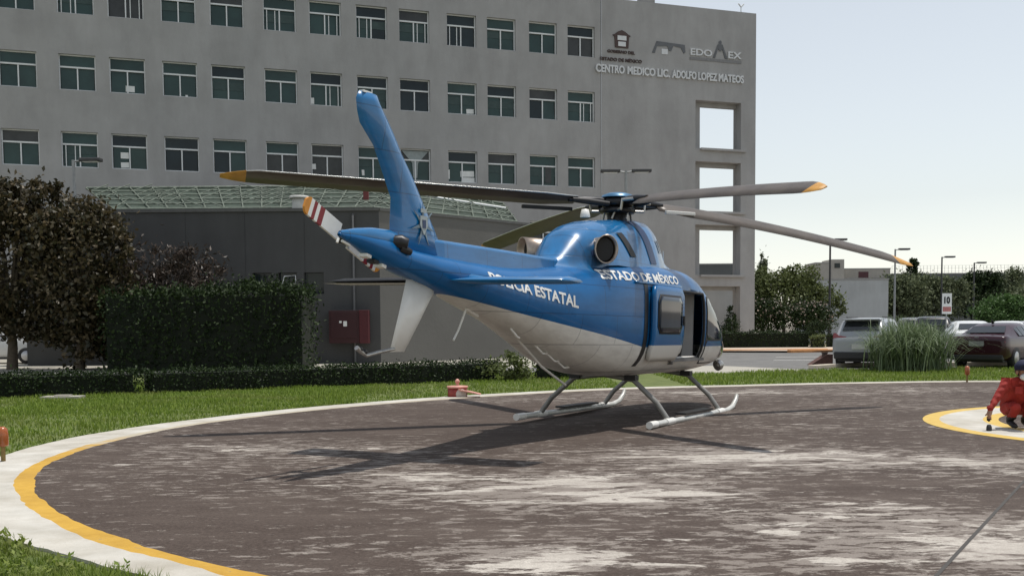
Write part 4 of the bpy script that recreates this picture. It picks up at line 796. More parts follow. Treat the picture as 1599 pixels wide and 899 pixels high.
for i, x in enumerate((-5.98, -5.86, -5.74)):
    zb = sec(x)[0]; MB().box((x, 0, zb - .012), (.075, .09, .03), 0, 0, Matrix.Rotation(R(12), 3, 'Y')).build('shaded_blade_stripe', m_black if i % 2 else m_hwhite, heli)  # stand-in for the lower rotor blade's stripes, shaded red given as black
# badge on the fin (a seven pointed star with a shield)
def fin_y(x, z): return -.076 + (z - 2.0) * .03
star = []
for k in range(14):
    a = math.pi / 2 + k * math.pi / 7; r_ = .21 if k % 2 == 0 else .045; star.append((r_ * math.cos(a), r_ * 1.05 * math.sin(a)))
m_badge = mat('silver_badge', (.16, .22, .26), .45, .1, var=.35, scale=20)
bd = MB().prism(star, (-5.13, -.079, 2.28), (-1, 0, 0), (0, .04, 1), .006).build('fin_badge', m_badge, fin)
MB().prism([(-.06, .09), (.06, .09), (.07, .0), (.0, -.1), (-.07, 0)], (-5.13, -.086, 2.28), (-1, 0, 0), (0, .04, 1), .006).prism([(-.05, .12), (.05, .12), (.05, .16), (-.05, .16)], (-5.13, -.086, 2.28), (-1, 0, 0), (0, .04, 1), .006).build('badge_shield', mat('pale_badge', (.32, .36, .36), .5), bd)
MB().prism([(-.03, .05), (.03, .05), (.03, -.03), (-.03, -.03)], (-5.13, -.091, 2.28), (-1, 0, 0), (0, .04, 1), .004).build('badge_field', mat('dark_blue_panel', (.01, .03, .09), .4), bd)
# tail cone gearbox fairing and light
MB().tube([(-6.36, 0, 2.1), (-6.15, 0, 2.1), (-5.9, 0, 2.09), (-5.66, 0, 2.08), (-5.5, 0, 2.06)], [.02, .06, .1, .115, .1], 16).build('gearbox_fairing', m_blue, heli)
MB().tube([(-5.64, -.06, 2.07), (-5.60, -.15, 2.07), (-5.57, -.2, 2.06)], [.07, .075, .05], 10).tube([(-5.62, -.14, 2.02), (-5.52, -.2, 1.98)], [.05, .03], 8).build('tail_gearbox', m_dkm, heli)
MB().tube([(-6.38, 0, 2.05), (-6.40, 0, 2.01)], .012, 8).tube([(-6.33, 0, 2.03), (-6.22, 0, 2.0)], .013, 8).build('tail_lamp', m_hwhite, heli)
# tail rotor on the left side
th_ = MB().tube([(-5.86, .0, 2.05), (-5.86, .33, 2.11)], .04, 12).tube([(-5.86, .28, 2.1), (-5.86, .38, 2.12)], .07, 12).build('tail_rotor_hub', m_dkm, heli)
tip = w2l(at(479, 322, HL.y - 6.0)); tdir = Vector((-.60, 0, .26)).normalized()
mats_tr = [m_hwhite, mat('red_stripe_paint', (.22, .015, .018), .45), mat('orange_tip_paint', (.62, .25, .03), .5)]
for s in (1, -1):
    mb = MB(); a = tdir * s; bn = Vector((0, 1, 0)).cross(a).normalized(); n = 24
    def cr_(t): return .085 if t < .9 else .085 * (1 - ((t - .9) / .1) ** 2 * .55)
    for i in range(n):
        t0, t1 = i / n, (i + 1) / n; mi = 2 if t0 > .87 else (1 if (.5 <= t0 < .6 or .7 <= t0 < .79) else 0)
        r0, r1 = .08 + .55 * t0, .08 + .55 * t1; c0, c1 = cr_(t0), cr_(t1); o_ = Vector((-5.87, .33, 2.12)); k = Vector((0, .012, 0))
        q = [o_ + a * r0 - bn * c0, o_ + a * r0 + bn * c0, o_ + a * r1 + bn * c1, o_ + a * r1 - bn * c1]
        mb.add([p + k for p in q] + [p - k for p in q], [(0, 1, 2, 3), (7, 6, 5, 4), (0, 3, 7, 4), (1, 5, 6, 2)] + ([(3, 2, 6, 7)] if i == n - 1 else []) + ([(0, 4, 5, 1)] if i == 0 else []), mi)
    mb.build('tail_rotor_blade', mats_tr, heli, fix=False)
# stabilisers
for s in (-1, 1):
    rows = []
    for y, ch, th in ((.24, .56, .085), (1.38, .46, .075), (1.43, .40, .05), (1.446, .3, .02)):
        rows.append([Vector((-4.3 - ch * a + (.56 - ch) * .0, s * y, 1.755 + th * b_)) for a, b_ in ((0, 0), (.1, .5), (.35, .6), (1, .02), (1, -.02), (.35, -.4), (.1, -.3))])
    mb = MB().grid(rows, close=True); mb.add(rows[-1], [tuple(range(7))]); mb.build('stabiliser', m_blue if s < 0 else [m_dkm], heli, fix=True)
MB().grid([[Vector((-4.34 - .5 * a, y, 1.728)) for a in (0, 1)] for y in (.3, 1.4)]).build('stabiliser_underside', m_hwhite, heli)
MB().tube([(-4.5, -.2, 1.77), (-4.46, -.5, 1.77)], [.08, .02], 8).build('stabiliser_root', m_blue, heli)
# lettering that follows the hull
def hull_text(s, x0, x1, zl, hgt, m, bold=.03):
    V, Fs = text_mesh(s, 1., bold, .0); W = []
    for v in V:
        x = x0 + (x1 - x0) * v.x; z = zl(x) + hgt(x) * v.y; W.append(Vector((x, -side_y(x, z, .008), z)))
    return MB().add(W, Fs).build('lettering', m, heli)
m_let = mat('white_vinyl', (.72, .72, .70), .5, var=.03)
hull_text('ESTADO DE MÉXICO', -1.84, .58, lambda x: 1.915 + .035 * (x + 1.84) / 2.4, lambda x: .15, m_let)
hull_text('POLICIA ESTATAL', -4.15, -2.45, lambda x: 1.765 - .235 * (x + 4.15) / 1.7, lambda x: .115 + .03 * (x + 4.15) / 1.7, m_let)
# belly fittings
bl = MB().tube([(-4.15, 0, 1.47), (-4.3, 0, 1.25), (-4.4, 0, 1.14)], .012, 6).tube([(-4.14, 0, 1.48), (-3.9, 0, 1.41)], .02, 6); bl.build('blade_antenna', m_hwhite, heli)
for x, l in ((-3.35, .18), (-2.75, .3), (-2.45, .36), (-2.2, .4)):
    zb = sec(x)[0]; MB().tube([(x, -.1, zb + .03), (x + l * .5, -.16, zb - .08 - l * .05), (x + l, -.14, zb - .10)], .014, 6).build('cable_guard', m_hwhite, heli)
MB().tube([(-3.0, .0, sec(-3.0)[0] + .02), (-2.3, 0, sec(-2.3)[0] - .12), (-1.6, 0, .56)], .016, 6).build('cable_guard', m_hwhite, heli)
MB().tube([(1.4, -.2, 2.18), (1.36, -.2, 2.5)], [.014, .006], 6).build('whip_antenna', m_hwhite, heli)
MB().tube([hull(1.95, R(80), .0), hull(2.1, R(75), .05), hull(2.3, R(78), .02)], [.05, .09, .04], 8).build('roof_fitting', m_dkm, heli)
# landing gear
for s in (1, -1):
    sk_ = MB().tube([(-1.05, s * .98, .055), (0, s * .98, .05), (2.35, s * .98, .05), (2.62, s * .98, .09), (2.8, s * .98, .19), (2.86, s * .98, .27)], [.042, .042, .042, .04, .036, .03], 12).build('skid_tube', mat('skid_paint', (.55, .55, .52), .4, .2, var=.15), heli)
    for xa_, xb_ in ((-1.1, -.86), (-.5, -.2), (1.8, 2.1)): MB().tube([(xa_, s * .98, .055), (xb_, s * .98, .055)], .05, 10).build('skid_clamp', m_hwhite, sk_)
    MB().box((.85, s * .94, .12), (1.25, .16, .03)).build('step_board', m_dkm, sk_)
for x in (-.36, 1.95):
    MB().tube([(x, -.98, .06), (x, -.8, .3), (x, -.45, .60), (x, 0, .66), (x, .45, .60), (x, .8, .3), (x, .98, .06)], .036, 10).build('cross_tube', mat('cross_tube_paint', (.22, .215, .2), .45, .3), heli)
    for s in (-1, 1): MB().box((x, s * .42, .63), (.14, .16, .07)).build('cross_tube_fitting', m_black, heli)
# main rotor
HZ_ = 3.08
MB().lathe([(.16, 2.78), (.13, 2.9), (.11, 3.0), (.11, 3.1)], n=18).build('mast', m_dkm, heli)
MB().lathe([(.0, 2.93), (.24, 2.93), (.26, 2.965), (.24, 3.0), (.0, 3.0)], n=20).build('swashplate', m_dkm, heli)
hub = MB().lathe([(0, 3.01), (.2, 3.02), (.24, 3.06), (.22, 3.13), (.1, 3.16), (0, 3.16)], n=20).build('rotor_hub', m_dkm, heli)
MB().lathe([(.24, 3.15), (.22, 3.185), (.13, 3.215), (0, 3.225)], n=20).build('hub_cap', mat('hub_cap_blue', (.06, .17, .30), .35, .3), heli)
TIPS = [at(1418, 408, 17.3), at(344, 268, 13.4), at(1298, 288, 11.3), Vector((-.6, 20.0, 2.86))]
m_bld = [mat('blade_grey', (.062, .048, .037), .42, col2=(.10, .08, .062), scale=3), mat('blade_tip_orange', (.50, .25, .045), .55, var=.2), mat('blade_edge_steel', (.6, .6, .58), .3, .8)]
for k, tw in enumerate(TIPS):
    T = w2l(tw); c0 = Vector((0, 0, HZ_)); dh = Vector((T.x, T.y, 0)); L_ = dh.length; dh.normalize(); sd = Vector((0, 0, 1)).cross(dh)     # rotor turns counter-clockwise: sd is the leading side
    dz = T.z - HZ_; rows = []; n = 30; pit = R((34, 22, 27, 20)[k])
    cs = sd * math.cos(pit) + Vector((0, 0, 1)) * math.sin(pit); nn = dh.cross(cs).normalized()
    mb = MB(); rs = [.62 + (L_ - .62) * i / n for i in range(n + 1)]
    for i, r_ in enumerate(rs):
        t = r_ / L_; zc = HZ_ + .02 + (dz - .02) * (t ** 1.55 if dz < 0 else t); f = max(0, (t - .91) / .09); ch = .34 if t > .2 else .22 + .12 * max(0, (t - .11) / .09)
        le = ch * .32 - f ** 1.6 * .16; te = -ch * .68 + f ** 2.2 * .08; c_ = le - te
        p = Vector((dh.x * r_, dh.y * r_, zc)); th = .036 * (1 - f * .6)
        rows.append([p + cs * (le - c_ * a) + nn * th * b_ for a, b_ in ((0, 0), (.04, .3), (.2, .5), (.5, .42), (1, .03), (1, -.03), (.5, -.3), (.2, -.42), (.04, -.25))])
    K = 9
    for i in range(n):
        for j in range(K):
            mi = 1 if rs[i] / L_ > .92 else (2 if j in (0, 8) else 0)
            mb.add([rows[i][j], rows[i][(j + 1) % K], rows[i + 1][(j + 1) % K], rows[i + 1][j]], [(0, 1, 2, 3)], mi, True)
    mb.add(rows[-1], [tuple(range(K))], 1); mb.add(rows[0], [tuple(range(K))], 0)
    bl_ = mb.build('rotor_blade', m_bld, heli, fix=True)
    q = lambda r_, s_, z_: Vector((dh.x * r_, dh.y * r_, HZ_ + z_)) + sd * s_
    MB().tube([q(.12, 0, .0), q(.3, 0, .015), q(.52, 0, .015), q(.74, 0, .01)], [.07, .085, .075, .04], 10, flat=.7).build('blade_grip', m_dkm, bl_)
    MB().tube([q(.2, .17, -.04), q(.5, .16, -.02), q(.72, .12, 0)], [.035, .045, .03], 8).build('lag_damper', m_black, bl_)
    MB().tube([q(.34, -.16, -.12), q(.36, -.15, .02)], .02, 6).tube([q(.2, -.12, -.12), q(.34, -.16, -.12)], .02, 6).tube([q(.36, -.15, .0), q(.5, -.05, .01)], .025, 6).build('pitch_link', m_stl, bl_)
    if k in (0, 1):
        MB().box(q(1.0 if k else .95, -.16, -.10), (.75 if k else .5, .05, .05), math.atan2(dh.y, dh.x)).build('droop_stop', m_black if k else m_hwhite, bl_, bevel=.01)
for a in range(6):
    MB().tube([(.2 * math.cos(a * 1.05), .2 * math.sin(a * 1.05), 2.84), (.19 * math.cos(a * 1.05 + .3), .19 * math.sin(a * 1.05 + .3), 2.99)], .016, 6).build('control_rod', m_stl, heli)
MB().lathe([(0, .12), (.05, .11), (.07, .03), (.07, 0)], (-.55, .25, 2.83), 12).build('oil_filler', m_hwhite, heli)

# ------------------------------------------------------------------ cars
def paint(name, c, met=.0): return mat(name, c, .3, met, coat=.35, spec=.35, var=.04, scale=2)
m_tyre = mat('tyre_rubber', (.015, .015, .016), .8); m_rim = mat('alloy_rim', (.4, .4, .41), .35, .8); m_cg = mat('car_glass', (.012, .015, .018), .05, spec=.8, var=.1)
m_tail = mat('tail_light_red', (.22, .008, .012), .2, coat=.6); m_trim = mat('black_car_trim', (.018, .018, .02), .6); m_plate = mat('number_plate', (.5, .5, .48), .5)
SUVP = [(-2.28, .52, .86, .90, .80, .70), (-2.26, .40, .98, 1.0, .88, .74), (-2.2, .33, 1.06, 1.1, .915, .74), (-2.12, .30, 1.08, 1.22, .92, .72), (-1.86, .29, 1.09, 1.60, .925, .66), (-1.7, .28, 1.09, 1.66, .925, .66), (-1.0, .28, 1.08, 1.70, .925, .67), (0, .28, 1.06, 1.70, .925, .67), (.45, .28, 1.05, 1.64, .92, .66), (.8, .28, 1.04, 1.42, .92, .68), (1.2, .28, 1.03, 1.12, .92, .74), (1.7, .29, .98, 1.04, .91, .74), (2.1, .32, .88, .93, .87, .70), (2.25, .42, .7, .74, .74, .6)]
SEDP = [(-2.32, .50, .86, .90, .78, .66), (-2.3, .38, .98, 1.02, .86, .72), (-2.22, .30, 1.02, 1.05, .90, .76), (-1.85, .26, 1.0, 1.07, .91, .76), (-1.62, .25, .99, 1.10, .915, .72), (-1.1, .25, .98, 1.36, .915, .62), (-.8, .25, .97, 1.44, .915, .59), (-.2, .25, .96, 1.47, .915, .59), (.3, .25, .95, 1.43, .91, .60), (.75, .25, .94, 1.2, .91, .66), (1.1, .25, .93, 1.0, .91, .74), (1.7, .26, .87, .92, .9, .74), (2.15, .30, .74, .79, .84, .66), (2.3, .40, .6, .64, .72, .58)]
def car(label, x, y, heading, P, col, group, kind='parked_car', detail=True, z=.012):
    t = empty(kind, (x, y, z), label, 'car', group, heading); rows = []
    for (X, zl, zb, zt, w_, wr) in P:
        half = [(w_ * .86, zl), (w_ * .985, zl + .13), (w_, (zl + zb) * .52), (w_ * .985, zb - .06), (w_ * .96, zb), (max(wr, .1) + .03, zt - .07 if zt > zb + .15 else zt - .02), (wr * .88, zt - .015), (wr * .4, zt)]
        rows.append([Vector((X, -a, b_)) for a, b_ in half] + [Vector((X, a, b_)) for a, b_ in half[::-1]])
    mb = MB().grid(rows, close=True); K = len(rows[0])
    mb.add(rows[0], [tuple(range(K - 1, -1, -1))]); mb.add(rows[-1], [tuple(range(K))])
    body = mb.build('body', col, t, fix=True)
    def pane(name, quad, inset=.1, off=.008, m=m_cg):
        a, b_, c, d = quad; f = lambda u, v: (a * (1 - u) + b_ * u) * (1 - v) + (d * (1 - u) + c * u) * v
        n = (b_ - a).cross(d - a).normalized(); ce = (a + b_ + c + d) / 4
        if n.dot(ce - Vector((ce.x * .6, 0, .8))) < 0: n = -n
        uu = (inset, 1 - inset); q = [f(u, v) + n * off for u, v in ((uu[0], .08), (uu[1], .08), (uu[1], .93), (uu[0], .93))]
        MB().add(q + [p - n * .02 for p in q], [(0, 1, 2, 3), (0, 4, 5, 1), (1, 5, 6, 2), (2, 6, 7, 3), (3, 7, 4, 0)]).build(name, m, t, fix=True)
    cab = [i for i, p in enumerate(P) if p[3] > p[2] + .35]
    i0, i1 = cab[0], cab[-1]
    r0 = max(i for i in range(i0) if P[i][3] < P[i][2] + .2)
    def roofw(i): return P[i][5] * .88
    pane('rear_window', (Vector((P[r0][0], -roofw(r0) * 1.08, P[r0][3])), Vector((P[r0][0], roofw(r0) * 1.08, P[r0][3])), Vector((P[i0][0], roofw(i0), P[i0][3] - .015)), Vector((P[i0][0], -roofw(i0), P[i0][3] - .015))), .05, .03)
    f0 = min(i for i in range(i1, len(P)) if P[i][3] < P[i][2] + .2)
    pane('windscreen', (Vector((P[f0][0], -roofw(f0) * 1.05, P[f0][3])), Vector((P[f0][0], roofw(f0) * 1.05, P[f0][3])), Vector((P[i1 - 1][0], roofw(i1 - 1), P[i1 - 1][3] - .015)), Vector((P[i1 - 1][0], -roofw(i1 - 1), P[i1 - 1][3] - .015))), .06, .03)
    xa, xb = P[i0][0], P[i1][0]; zb = P[i0][2]; ws = [xa + .08, xa + (xb - xa) * .28, xa + (xb - xa) * .62, xb + .1]
    zt_ = lambda X: np.interp(X, [p[0] for p in P], [p[3] for p in P]) - .1; wt = lambda X: np.interp(X, [p[0] for p in P], [p[5] for p in P]) + .035; wb = lambda X: np.interp(X, [p[0] for p in P], [p[4] for p in P]) * .965
    for s in (-1, 1):
        for a, b_ in zip(ws[:-1], ws[1:]):
            pane('side_window', (Vector((a, s * wb(a), zb + .03)), Vector((b_, s * wb(b_), zb + .03)), Vector((b_, s * wt(b_), zt_(b_))), Vector((a, s * wt(a), zt_(a)))), .06, .014)
        for X in (-1.38, 1.36):
            wh = MB().lathe([(.2, -.1), (.335, -.1), (.345, -.06), (.345, .06), (.335, .1), (.2, .1)], (X, s * .83, .335), 22, Matrix.Rotation(R(90), 3, 'X')).build('wheel', m_tyre, t)
            MB().lathe([(0, .1), (.2, .1), (.22, .085), (.22, -.085), (.2, -.1), (0, -.1)], (X, s * .835, .335), 18, Matrix.Rotation(R(90), 3, 'X')).build('rim', m_rim, wh)
    MB().box((0, 0, .27), (4.2, 1.5, .14)).build('underbody', m_trim, t)
    return t, pane
suv, _ = car('white sport utility car seen from behind, left of the tall grass clump', 11.9, 34.6, R(60), SUVP, paint('silver_white_paint', (.30, .315, .335)), 'cars in the car park'); suv.scale = (.92,) * 3
for s in (-1, 1):
    MB().prism([(0, 0), (.34, .02), (.42, .12), (.16, .15), (.06, .24), (-.02, .24), (-.04, .1)], (-2.2, s * .86, .94), (0, -s, 0), (.12, 0, 1), .09).build('tail_light', m_tail, suv)
MB().prism([(-.5, .1), (.5, .1), (.36, .34), (.3, .38), (-.3, .38), (-.36, .34)], (-2.26, 0, .48), (0, -1, 0), (0.06, 0, 1), .05).build('tailgate_trim', mat('grey_tailgate_recess', (.12, .125, .13), .5), suv)
MB().box((-2.3, 0, .72), (.03, .5, .17)).build('number_plate', m_plate, suv); MB().prism([(.09 * math.cos(a), .07 * math.sin(a)) for a in np.linspace(0, 6.28, 14)[:-1]], (-2.24, 0, 1.0), (0, -1, 0), (0.06, 0, 1), .04).build('badge', m_rim, suv)
MB().box((-2.2, 0, .42), (.26, 1.7, .24)).build('rear_bumper', m_trim, suv, bevel=.04); MB().box((-1.95, 0, 1.64), (.34, 1.24, .05)).build('roof_spoiler', paint('silver_white_paint', (.30, .315, .335)), suv, bevel=.02)
MB().tube([(-1.5, -.6, 1.72), (.3, -.6, 1.72)], .02, 6).tube([(-1.5, .6, 1.72), (.3, .6, 1.72)], .02, 6).build('roof_rails', m_trim, suv)
sed, _ = car('dark maroon saloon car at the right edge, seen from behind its right corner', 15.5, 33.2, R(46), SEDP, paint('maroon_paint', (.028, .004, .010)), 'cars in the car park'); sed.scale = (.94,) * 3
for s in (-1, 1): MB().prism([(0, 0), (.48, .03), (.5, .13), (.05, .16)], (-2.24, s * .88, .82), (0, -s, 0), (.1, 0, 1), .1).build('tail_light', m_tail, sed)
pl = MB().box((-2.33, 0, .80), (.03, .46, .16)).build('number_plate', mat('dirty_plate', (.22, .22, .22), .6), sed); MB().prism([(.08 * math.cos(a), .035 * math.sin(a)) for a in np.linspace(0, 6.28, 14)[:-1]], (-2.28, 0, .99), (0, -1, 0), (0, 0, 1), .05).build('badge', m_rim, sed)
MB().box((-2.22, 0, .36), (.22, 1.62, .18)).build('rear_bumper', m_trim, sed, bevel=.04)
MB().tube([(-.9, 0, 1.45), (-1.0, 0, 1.56)], [.05, .015], 6).build('aerial', m_trim, sed)
gc = 'cars in the car park'
wht = paint('plain_white_paint', (.62, .63, .63)); blk = paint('black_paint', (.012, .012, .014)); grey = paint('grey_paint', (.12, .125, .13)); silv = paint('silver_paint', (.38, .39, .4))
for lb, px, Y, hd, P, c in (('white car half hidden between the grass clump and the maroon saloon', 1512, 43, 75, SEDP, wht), ('dark sport utility car behind the car park sign pole', 1455, 50, 70, SUVP, blk), ('black car behind the dark sport utility car, only its roof showing', 1495, 58, 70, SEDP, blk), ('white car whose roof shows above the maroon saloon', 1572, 52, 70, SEDP, wht), ('silver car far back at the right edge above the maroon saloon', 1606, 58, 70, SEDP, silv), ('grey car parked behind the grass clump', 1425, 58, 75, SUVP, grey)):
    car(lb, (px - 800) / F * Y, Y, R(hd), P, c, gc)
car('white car at the left edge, seen behind the trunk of the large glossy tree', -21.6, 44.5, R(4), SUVP, wht, gc)

# ------------------------------------------------------------------ sign, grass clump, lights, wedge
sg = empty('car_park_sign', (at(1478, 500, 44).x, 44, 0), 'white sign plate reading 10 on a thin grey pole above the grass clump', 'sign')
zt = at(1478, 458, 44).z; zb = at(1478, 490, 44).z
MB().tube([(0, 0, 0), (0, 0, zt - .05)], .03, 8).build('pole', m_gal, sg)
pt = MB().box((0, -.04, (zt + zb) / 2), (.40, .02, zt - zb)).build('plate', m_paper, sg, bevel=.004)
lettering(MB(), '10', (-.12, -.052, zt - .43), (1, 0, 0), (0, 0, 1), .25, .30, .006, .05).build('number', m_black, pt)
MB().box((0, -.053, zb + .2), (.34, .006, .2)).build('red_panel', mat('faded_red_print', (.42, .16, .15), .6, var=.4, scale=30), pt)
def clump(x, y, n, h, r_):
    t = empty('grass_clump', (x, y, 0), 'big arching clump of pale green ornamental grass between the white car and the maroon saloon', 'ornamental grass'); k = 7
    th = nr.uniform(0, 6.28, n); lean = nr.uniform(.05, 1, n) ** .8; hh = h * (1.05 - .45 * lean) * nr.uniform(.7, 1.1, n); rr = r_ * lean * nr.uniform(.6, 1.1, n); w0 = nr.uniform(.01, .02, n)
    bx = nr.normal(size=n) * .35 * r_ * .6; by = nr.normal(size=n) * .35 * r_ * .6; V = np.zeros((n, k, 2, 3))
    for i in range(k):
        s = i / (k - 1); rad = rr * s ** 1.3; z = hh * np.sin(s * (1.3 + 1.0 * lean)) / np.sin(np.minimum(1.57, 1.3 + 1.0 * lean)); wd = w0 * (1 - s * .85)
        cx = bx + np.cos(th) * rad; cy = by + np.sin(th) * rad
        for e, sg_ in enumerate((-1, 1)): V[:, i, e, 0] = cx - np.sin(th) * wd * sg_; V[:, i, e, 1] = cy + np.cos(th) * wd * sg_; V[:, i, e, 2] = np.maximum(z, .01)
    b0 = np.arange(n)[:, None] * k * 2; Fq = np.concatenate([b0 + [2 * i, 2 * i + 1, 2 * i + 3, 2 * i + 2] for i in range(k - 1)], 0)
    npmesh('blades', V.reshape(-1, 3), Fq, leafmat('pale_blade_leaves', (.06, .10, .035), (.24, .30, .17), .5, .4, .3), t); return t
clump(11.55, 30.5, 2300, 1.55, 1.9)
wd_ = MB().prism([(0, 0), (.75, 0), (.75, .36), (.55, .36)], (gnd(1263, 570).x, gnd(1263, 570).y, .01), (1, 0, 0), (0, 0, 1), .5).build('rusty_wedge', mat('rusty_brown', (.10, .05, .04), .8, var=.4, scale=8)); tag(wd_, 'rusty brown wedge shaped block on the car park asphalt left of the white car', 'wedge block')
post = MB().box((0, 0, .2), (.14, .14, .4)).box((0, 0, .41), (.17, .17, .04)).build('short_bollard', mat('brown_bollard', (.09, .065, .055), .8, var=.3), loc=(gnd(1288, 570).x, gnd(1288, 570).y, .01)); tag(post, 'short brown bollard touching the tall end of the rusty wedge', 'bollard')
fl = empty('pad_floodlight', (gnd(715, 621).x, gnd(715, 621).y, .0), 'small red floodlight box with a tilted flap on the far edge of the landing pad', 'floodlight')
m_fr = mat('floodlight_red', (.28, .035, .025), .5, var=.25); m_fp = mat('faded_red_lid', (.62, .30, .24), .5, var=.15)
MB().lathe([(0, .0), (.17, .0), (.19, .02), (.19, .2), (.0, .2)], n=20).build('housing', m_fr, fl); MB().lathe([(.0, .2), (.2, .2), (.215, .215), (.2, .235), (0, .25)], n=20).build('rim', m_fp, fl)
MB().tube([(0, 0, .24), (0, 0, .3)], .03, 8).lathe([(.0, .29), (.045, .3), (.05, .33), (.02, .37), (0, .375)], n=10).build('knob', m_fp, fl)
MB().prism([(0, 0), (.42, -.09), (.43, -.075), (.0, .03)], (.03, -.12, .16), (1, 0, 0), (0, 0, 1), .3).build('flap', m_fp, fl)
MB().lathe([(0, .02), (.09, .015), (.105, 0)], (.08, -.185, .085), 16, Matrix.Rotation(R(90), 3, 'X')).build('lens', mat('frosted_lens', (.45, .40, .36), .2), fl)
m_or = mat('orange_lamp_glass', (.34, .09, .02), .3, coat=.4, var=.2); m_stake = mat('yellow_brown_stake', (.24, .16, .05), .7, var=.3)
def plight(label, px, py, h, r_):
    p = gnd(px, py); t = empty('pad_edge_light', (p.x, p.y, 0), label, 'edge light', 'orange edge lights of the pad')
    MB().tube([(0, 0, 0), (0, 0, h * .5)], r_ * .42, 8).build('stake', m_stake, t); MB().lathe([(0, h * .48), (r_ * .9, h * .48), (r_, h * .52), (r_, h * .8), (r_ * .85, h * .93), (r_ * .4, h * .99), (0, h)], n=16).build('lamp', m_or, t)
plight('orange dome edge light on a short stake at the left edge of the pad', 6, 724, .39, .058)
plight('small orange edge light in the grass below the maroon saloon', 1510.5, 598, .40, .055)

# ------------------------------------------------------------------ crouching person at the right edge
def skin_mesh(verts, edges, rad, root=0, lvl=2):
    me = bpy.data.meshes.new('t'); me.from_pydata(verts, edges, []); o = bpy.data.objects.new('t', me); COL.objects.link(o)
    o.modifiers.new('s', 'SKIN'); sb = o.modifiers.new('u', 'SUBSURF'); sb.levels = lvl; sb.render_levels = lvl
    for i, v in enumerate(me.skin_vertices[0].data): v.radius = (rad[i] if isinstance(rad[i], tuple) else (rad[i], rad[i])); v.use_root = i == root
    bpy.context.view_layer.update(); r_ = bpy.data.meshes.new_from_object(o.evaluated_get(bpy.context.evaluated_depsgraph_get())); bpy.data.objects.remove(o); return r_
PX, PY = 6.43, 13.05
per = empty('person', (PX, PY + .3, .034), 'person in red overalls and navy cap squatting on the ring, one hand reaching down', 'person')
per.rotation_euler.z = 0
def fin_(base, d, up, n, l, r_):
    """a bent finger chain"""
    pts = []; p = Vector(base); dd = Vector(d).normalized()
    for i in range(n): p = p + dd * l; pts.append(p.copy()); dd = (dd + Vector(up) * .35).normalized()
    return pts
J = dict(pel=(0, .12, .27), sp=(0, .02, .42), ch=(-.01, -.1, .56), nk=(-.02, -.19, .655), hd=(-.02, -.23, .74), ht=(-.02, -.22, .83),
         rs=(-.19, -.13, .585), re=(-.34, -.2, .41), rw=(-.455, -.27, .27), rh=(-.475, -.29, .205), ls=(.18, -.13, .585), le=(.28, -.28, .42), lw=(.17, -.38, .30), lh=(.13, -.41, .26),
         rhp=(-.11, .1, .25), rk=(-.10, -.22, .30), ra=(-.09, .0, .085), rt=(-.10, -.2, .035), lhp=(.11, .1, .25), lk=(.13, -.2, .30), la=(.10, .02, .085), lt=(.12, -.18, .035))
RAD = dict(pel=(.17, .13), sp=(.17, .125), ch=(.165, .12), nk=.05, hd=(.085, .095), ht=(.07, .075), rs=.075, re=.05, rw=.033, rh=(.035, .018), ls=.075, le=.05, lw=.033, lh=(.035, .018), rhp=.1, rk=.072, ra=.048, rt=(.045, .03), lhp=.1, lk=.072, la=.048, lt=(.045, .03))
E_ = [('pel', 'sp'), ('sp', 'ch'), ('ch', 'nk'), ('nk', 'hd'), ('hd', 'ht'), ('ch', 'rs'), ('rs', 're'), ('re', 'rw'), ('rw', 'rh'), ('ch', 'ls'), ('ls', 'le'), ('le', 'lw'), ('lw', 'lh'), ('pel', 'rhp'), ('rhp', 'rk'), ('rk', 'ra'), ('ra', 'rt'), ('pel', 'lhp'), ('lhp', 'lk'), ('lk', 'la'), ('la', 'lt')]
names = list(J); verts = [J[k] for k in names]; rad = [RAD[k] for k in names]; edges = [(names.index(a), names.index(b_)) for a, b_ in E_]
def hand(nm, fwd, side):
    base = Vector(J[nm]); ib = names.index(nm); f = Vector(fwd).normalized(); s = Vector(side).normalized(); dn = f.cross(s).normalized()
    for k, (o_, l) in enumerate(((-.03, .024), (-.01, .028), (.01, .027), (.03, .021))):
        prev = ib
        for p in fin_(base + s * o_ + f * .01, f, -dn * .5, 3, l, .008): verts.append(tuple(p)); rad.append(.0085); edges.append((prev, len(verts) - 1)); prev = len(verts) - 1
    prev = ib
    for p in fin_(base + s * -.028 - f * .02, f * .6 - s * .8, f, 2, .028, .009): verts.append(tuple(p)); rad.append(.0095); edges.append((prev, len(verts) - 1)); prev = len(verts) - 1
hand('rh', (-.2, -.15, -.95), (.3, -1, .1)); hand('lh', (-.5, -.4, -.6), (.6, -.6, 0))
me = skin_mesh(verts, edges, rad, 0, 3)
for v in me.vertices:
    c = v.co
    if .12 < c.z < .64 and (c - Vector(J['rh'])).length > .12 and (c - Vector(J['lh'])).length > .12:
        f = math.sin(c.x * 55 + c.z * 38 + 2 * math.sin(c.y * 31)) * .5 + math.sin(c.z * 83 - c.x * 27 + c.y * 45) * .35
        v.co = c + v.normal * f * .0085
m_overall = mat('red_overalls', (.30, .022, .016), .8, var=.2, scale=9, bump=.6, bscale=14); m_skin = mat('skin', (.34, .19, .13), .5, var=.08); m_boot = mat('black_boots', (.012, .011, .011), .6); m_navy = mat('navy_cap', (.010, .014, .045), .8); m_glove = mat('dark_work_glove', (.03, .03, .032), .8)
body = bpy.data.objects.new('body', me); COL.objects.link(body); body.parent = per
for q in (m_overall, m_skin, m_boot, m_glove): me.materials.append(q)
for p in me.polygons:
    c = p.center; p.use_smooth = True
    p.material_index = 1 if (c.z > .66 and abs(c.x + .02) < .13 and c.y < -.1) else 2 if c.z < .15 else 1 if (c - Vector(J['rh'])).length < .1 and c.z < .25 else 1 if (c - Vector(J['lh'])).length < .1 else 0
hc = Vector(J['hd'])
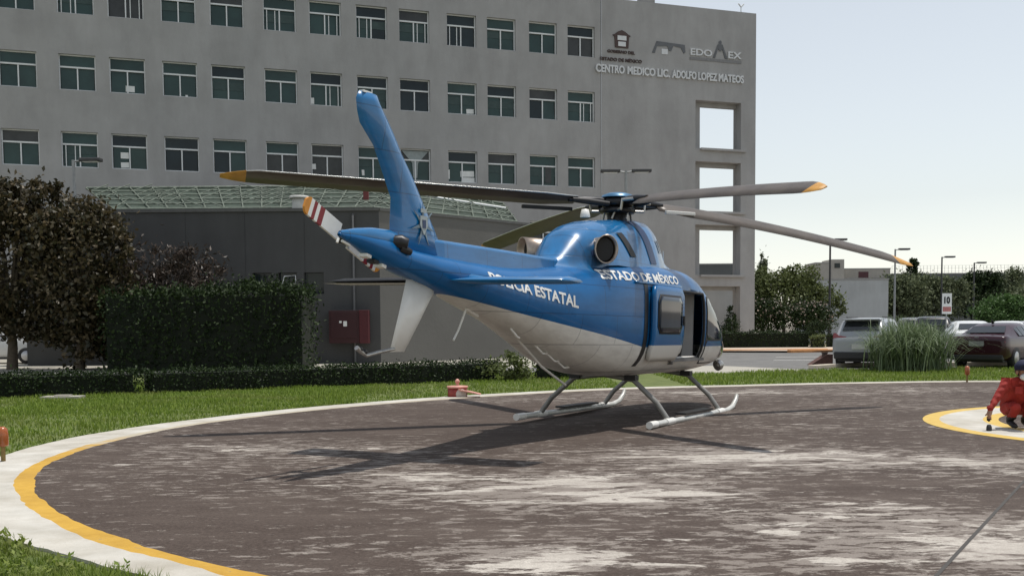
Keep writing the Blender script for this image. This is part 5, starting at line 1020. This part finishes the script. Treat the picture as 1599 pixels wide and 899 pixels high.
def ell(mb, c, r_, n=14, z0=-1.0, z1=1.0, mi=0):
    pr = []
    for i in range(n + 1):
        z = z0 + (z1 - z0) * i / n; pr.append((math.sqrt(max(0, 1 - z * z)), z))
    V = []; k = 18
    for q, z in pr:
        for j in range(k): V.append(Vector(c) + Vector((q * math.cos(j * 6.2832 / k) * r_[0], q * math.sin(j * 6.2832 / k) * r_[1], z * r_[2])))
    return mb.add(V, [(i * k + j, i * k + (j + 1) % k, (i + 1) * k + (j + 1) % k, (i + 1) * k + j) for i in range(n) for j in range(k)], mi, True)
cap = ell(MB(), hc + Vector((0, -.0, .045)), (.118, .128, .10), z0=-.35).prism([(.11 * math.cos(a), .10 * math.sin(a) - .08) for a in np.linspace(math.pi, 2 * math.pi, 12)] , hc + Vector((0, -.02, .03)), (1, 0, 0), (0, 1, -.35), .012).build('cap', m_navy, per)
ell(MB(), hc + Vector((0, .045, -.0)), (.098, .07, .075)).build('hair', mat('black_hair', (.012, .01, .009), .6), per)
ell(MB(), hc + Vector((0, -.055, -.075)), (.078, .065, .05)).build('white_face_scarf', m_paper, per)
fc = MB(); ell(fc, hc + Vector((0, -.098, -.005)), (.016, .02, .026)); fc.build('nose', m_skin, per)
for s in (-1, 1): ell(MB(), hc + Vector((s * .036, -.088, .02)), (.013, .009, .008)).build('eye', m_boot, per); ell(MB(), hc + Vector((s * .092, 0, -.01)), (.014, .028, .036)).build('ear', m_skin, per)
MB().tube([(J['rw'][0], J['rw'][1], J['rw'][2] + .02), (J['rw'][0] - .012, J['rw'][1] - .008, J['rw'][2] - .0)], [.042, .04], 12).build('cuff', m_overall, per)
MB().tube([(-.1, -.255, .60), (-.02, -.29, .585), (.07, -.255, .60)], .02, 8).build('collar', m_overall, per); MB().box((-.09, -.238, .50), (.09, .012, .09)).build('chest_pocket', m_overall, per); MB().tube([(-.0, -.262, .57), (.0, -.235, .42)], .006, 6).build('zip', m_boot, per)
tl = MB().lathe([(0, 0), (.03, 0), (.034, .015), (.032, .05), (.022, .075), (0, .08)], n=12).build('hand_tool', m_glove, loc=(PX - .49, PY - .02, .036)); tag(tl, 'small dark tool under the reaching hand of the squatting person', 'tool')
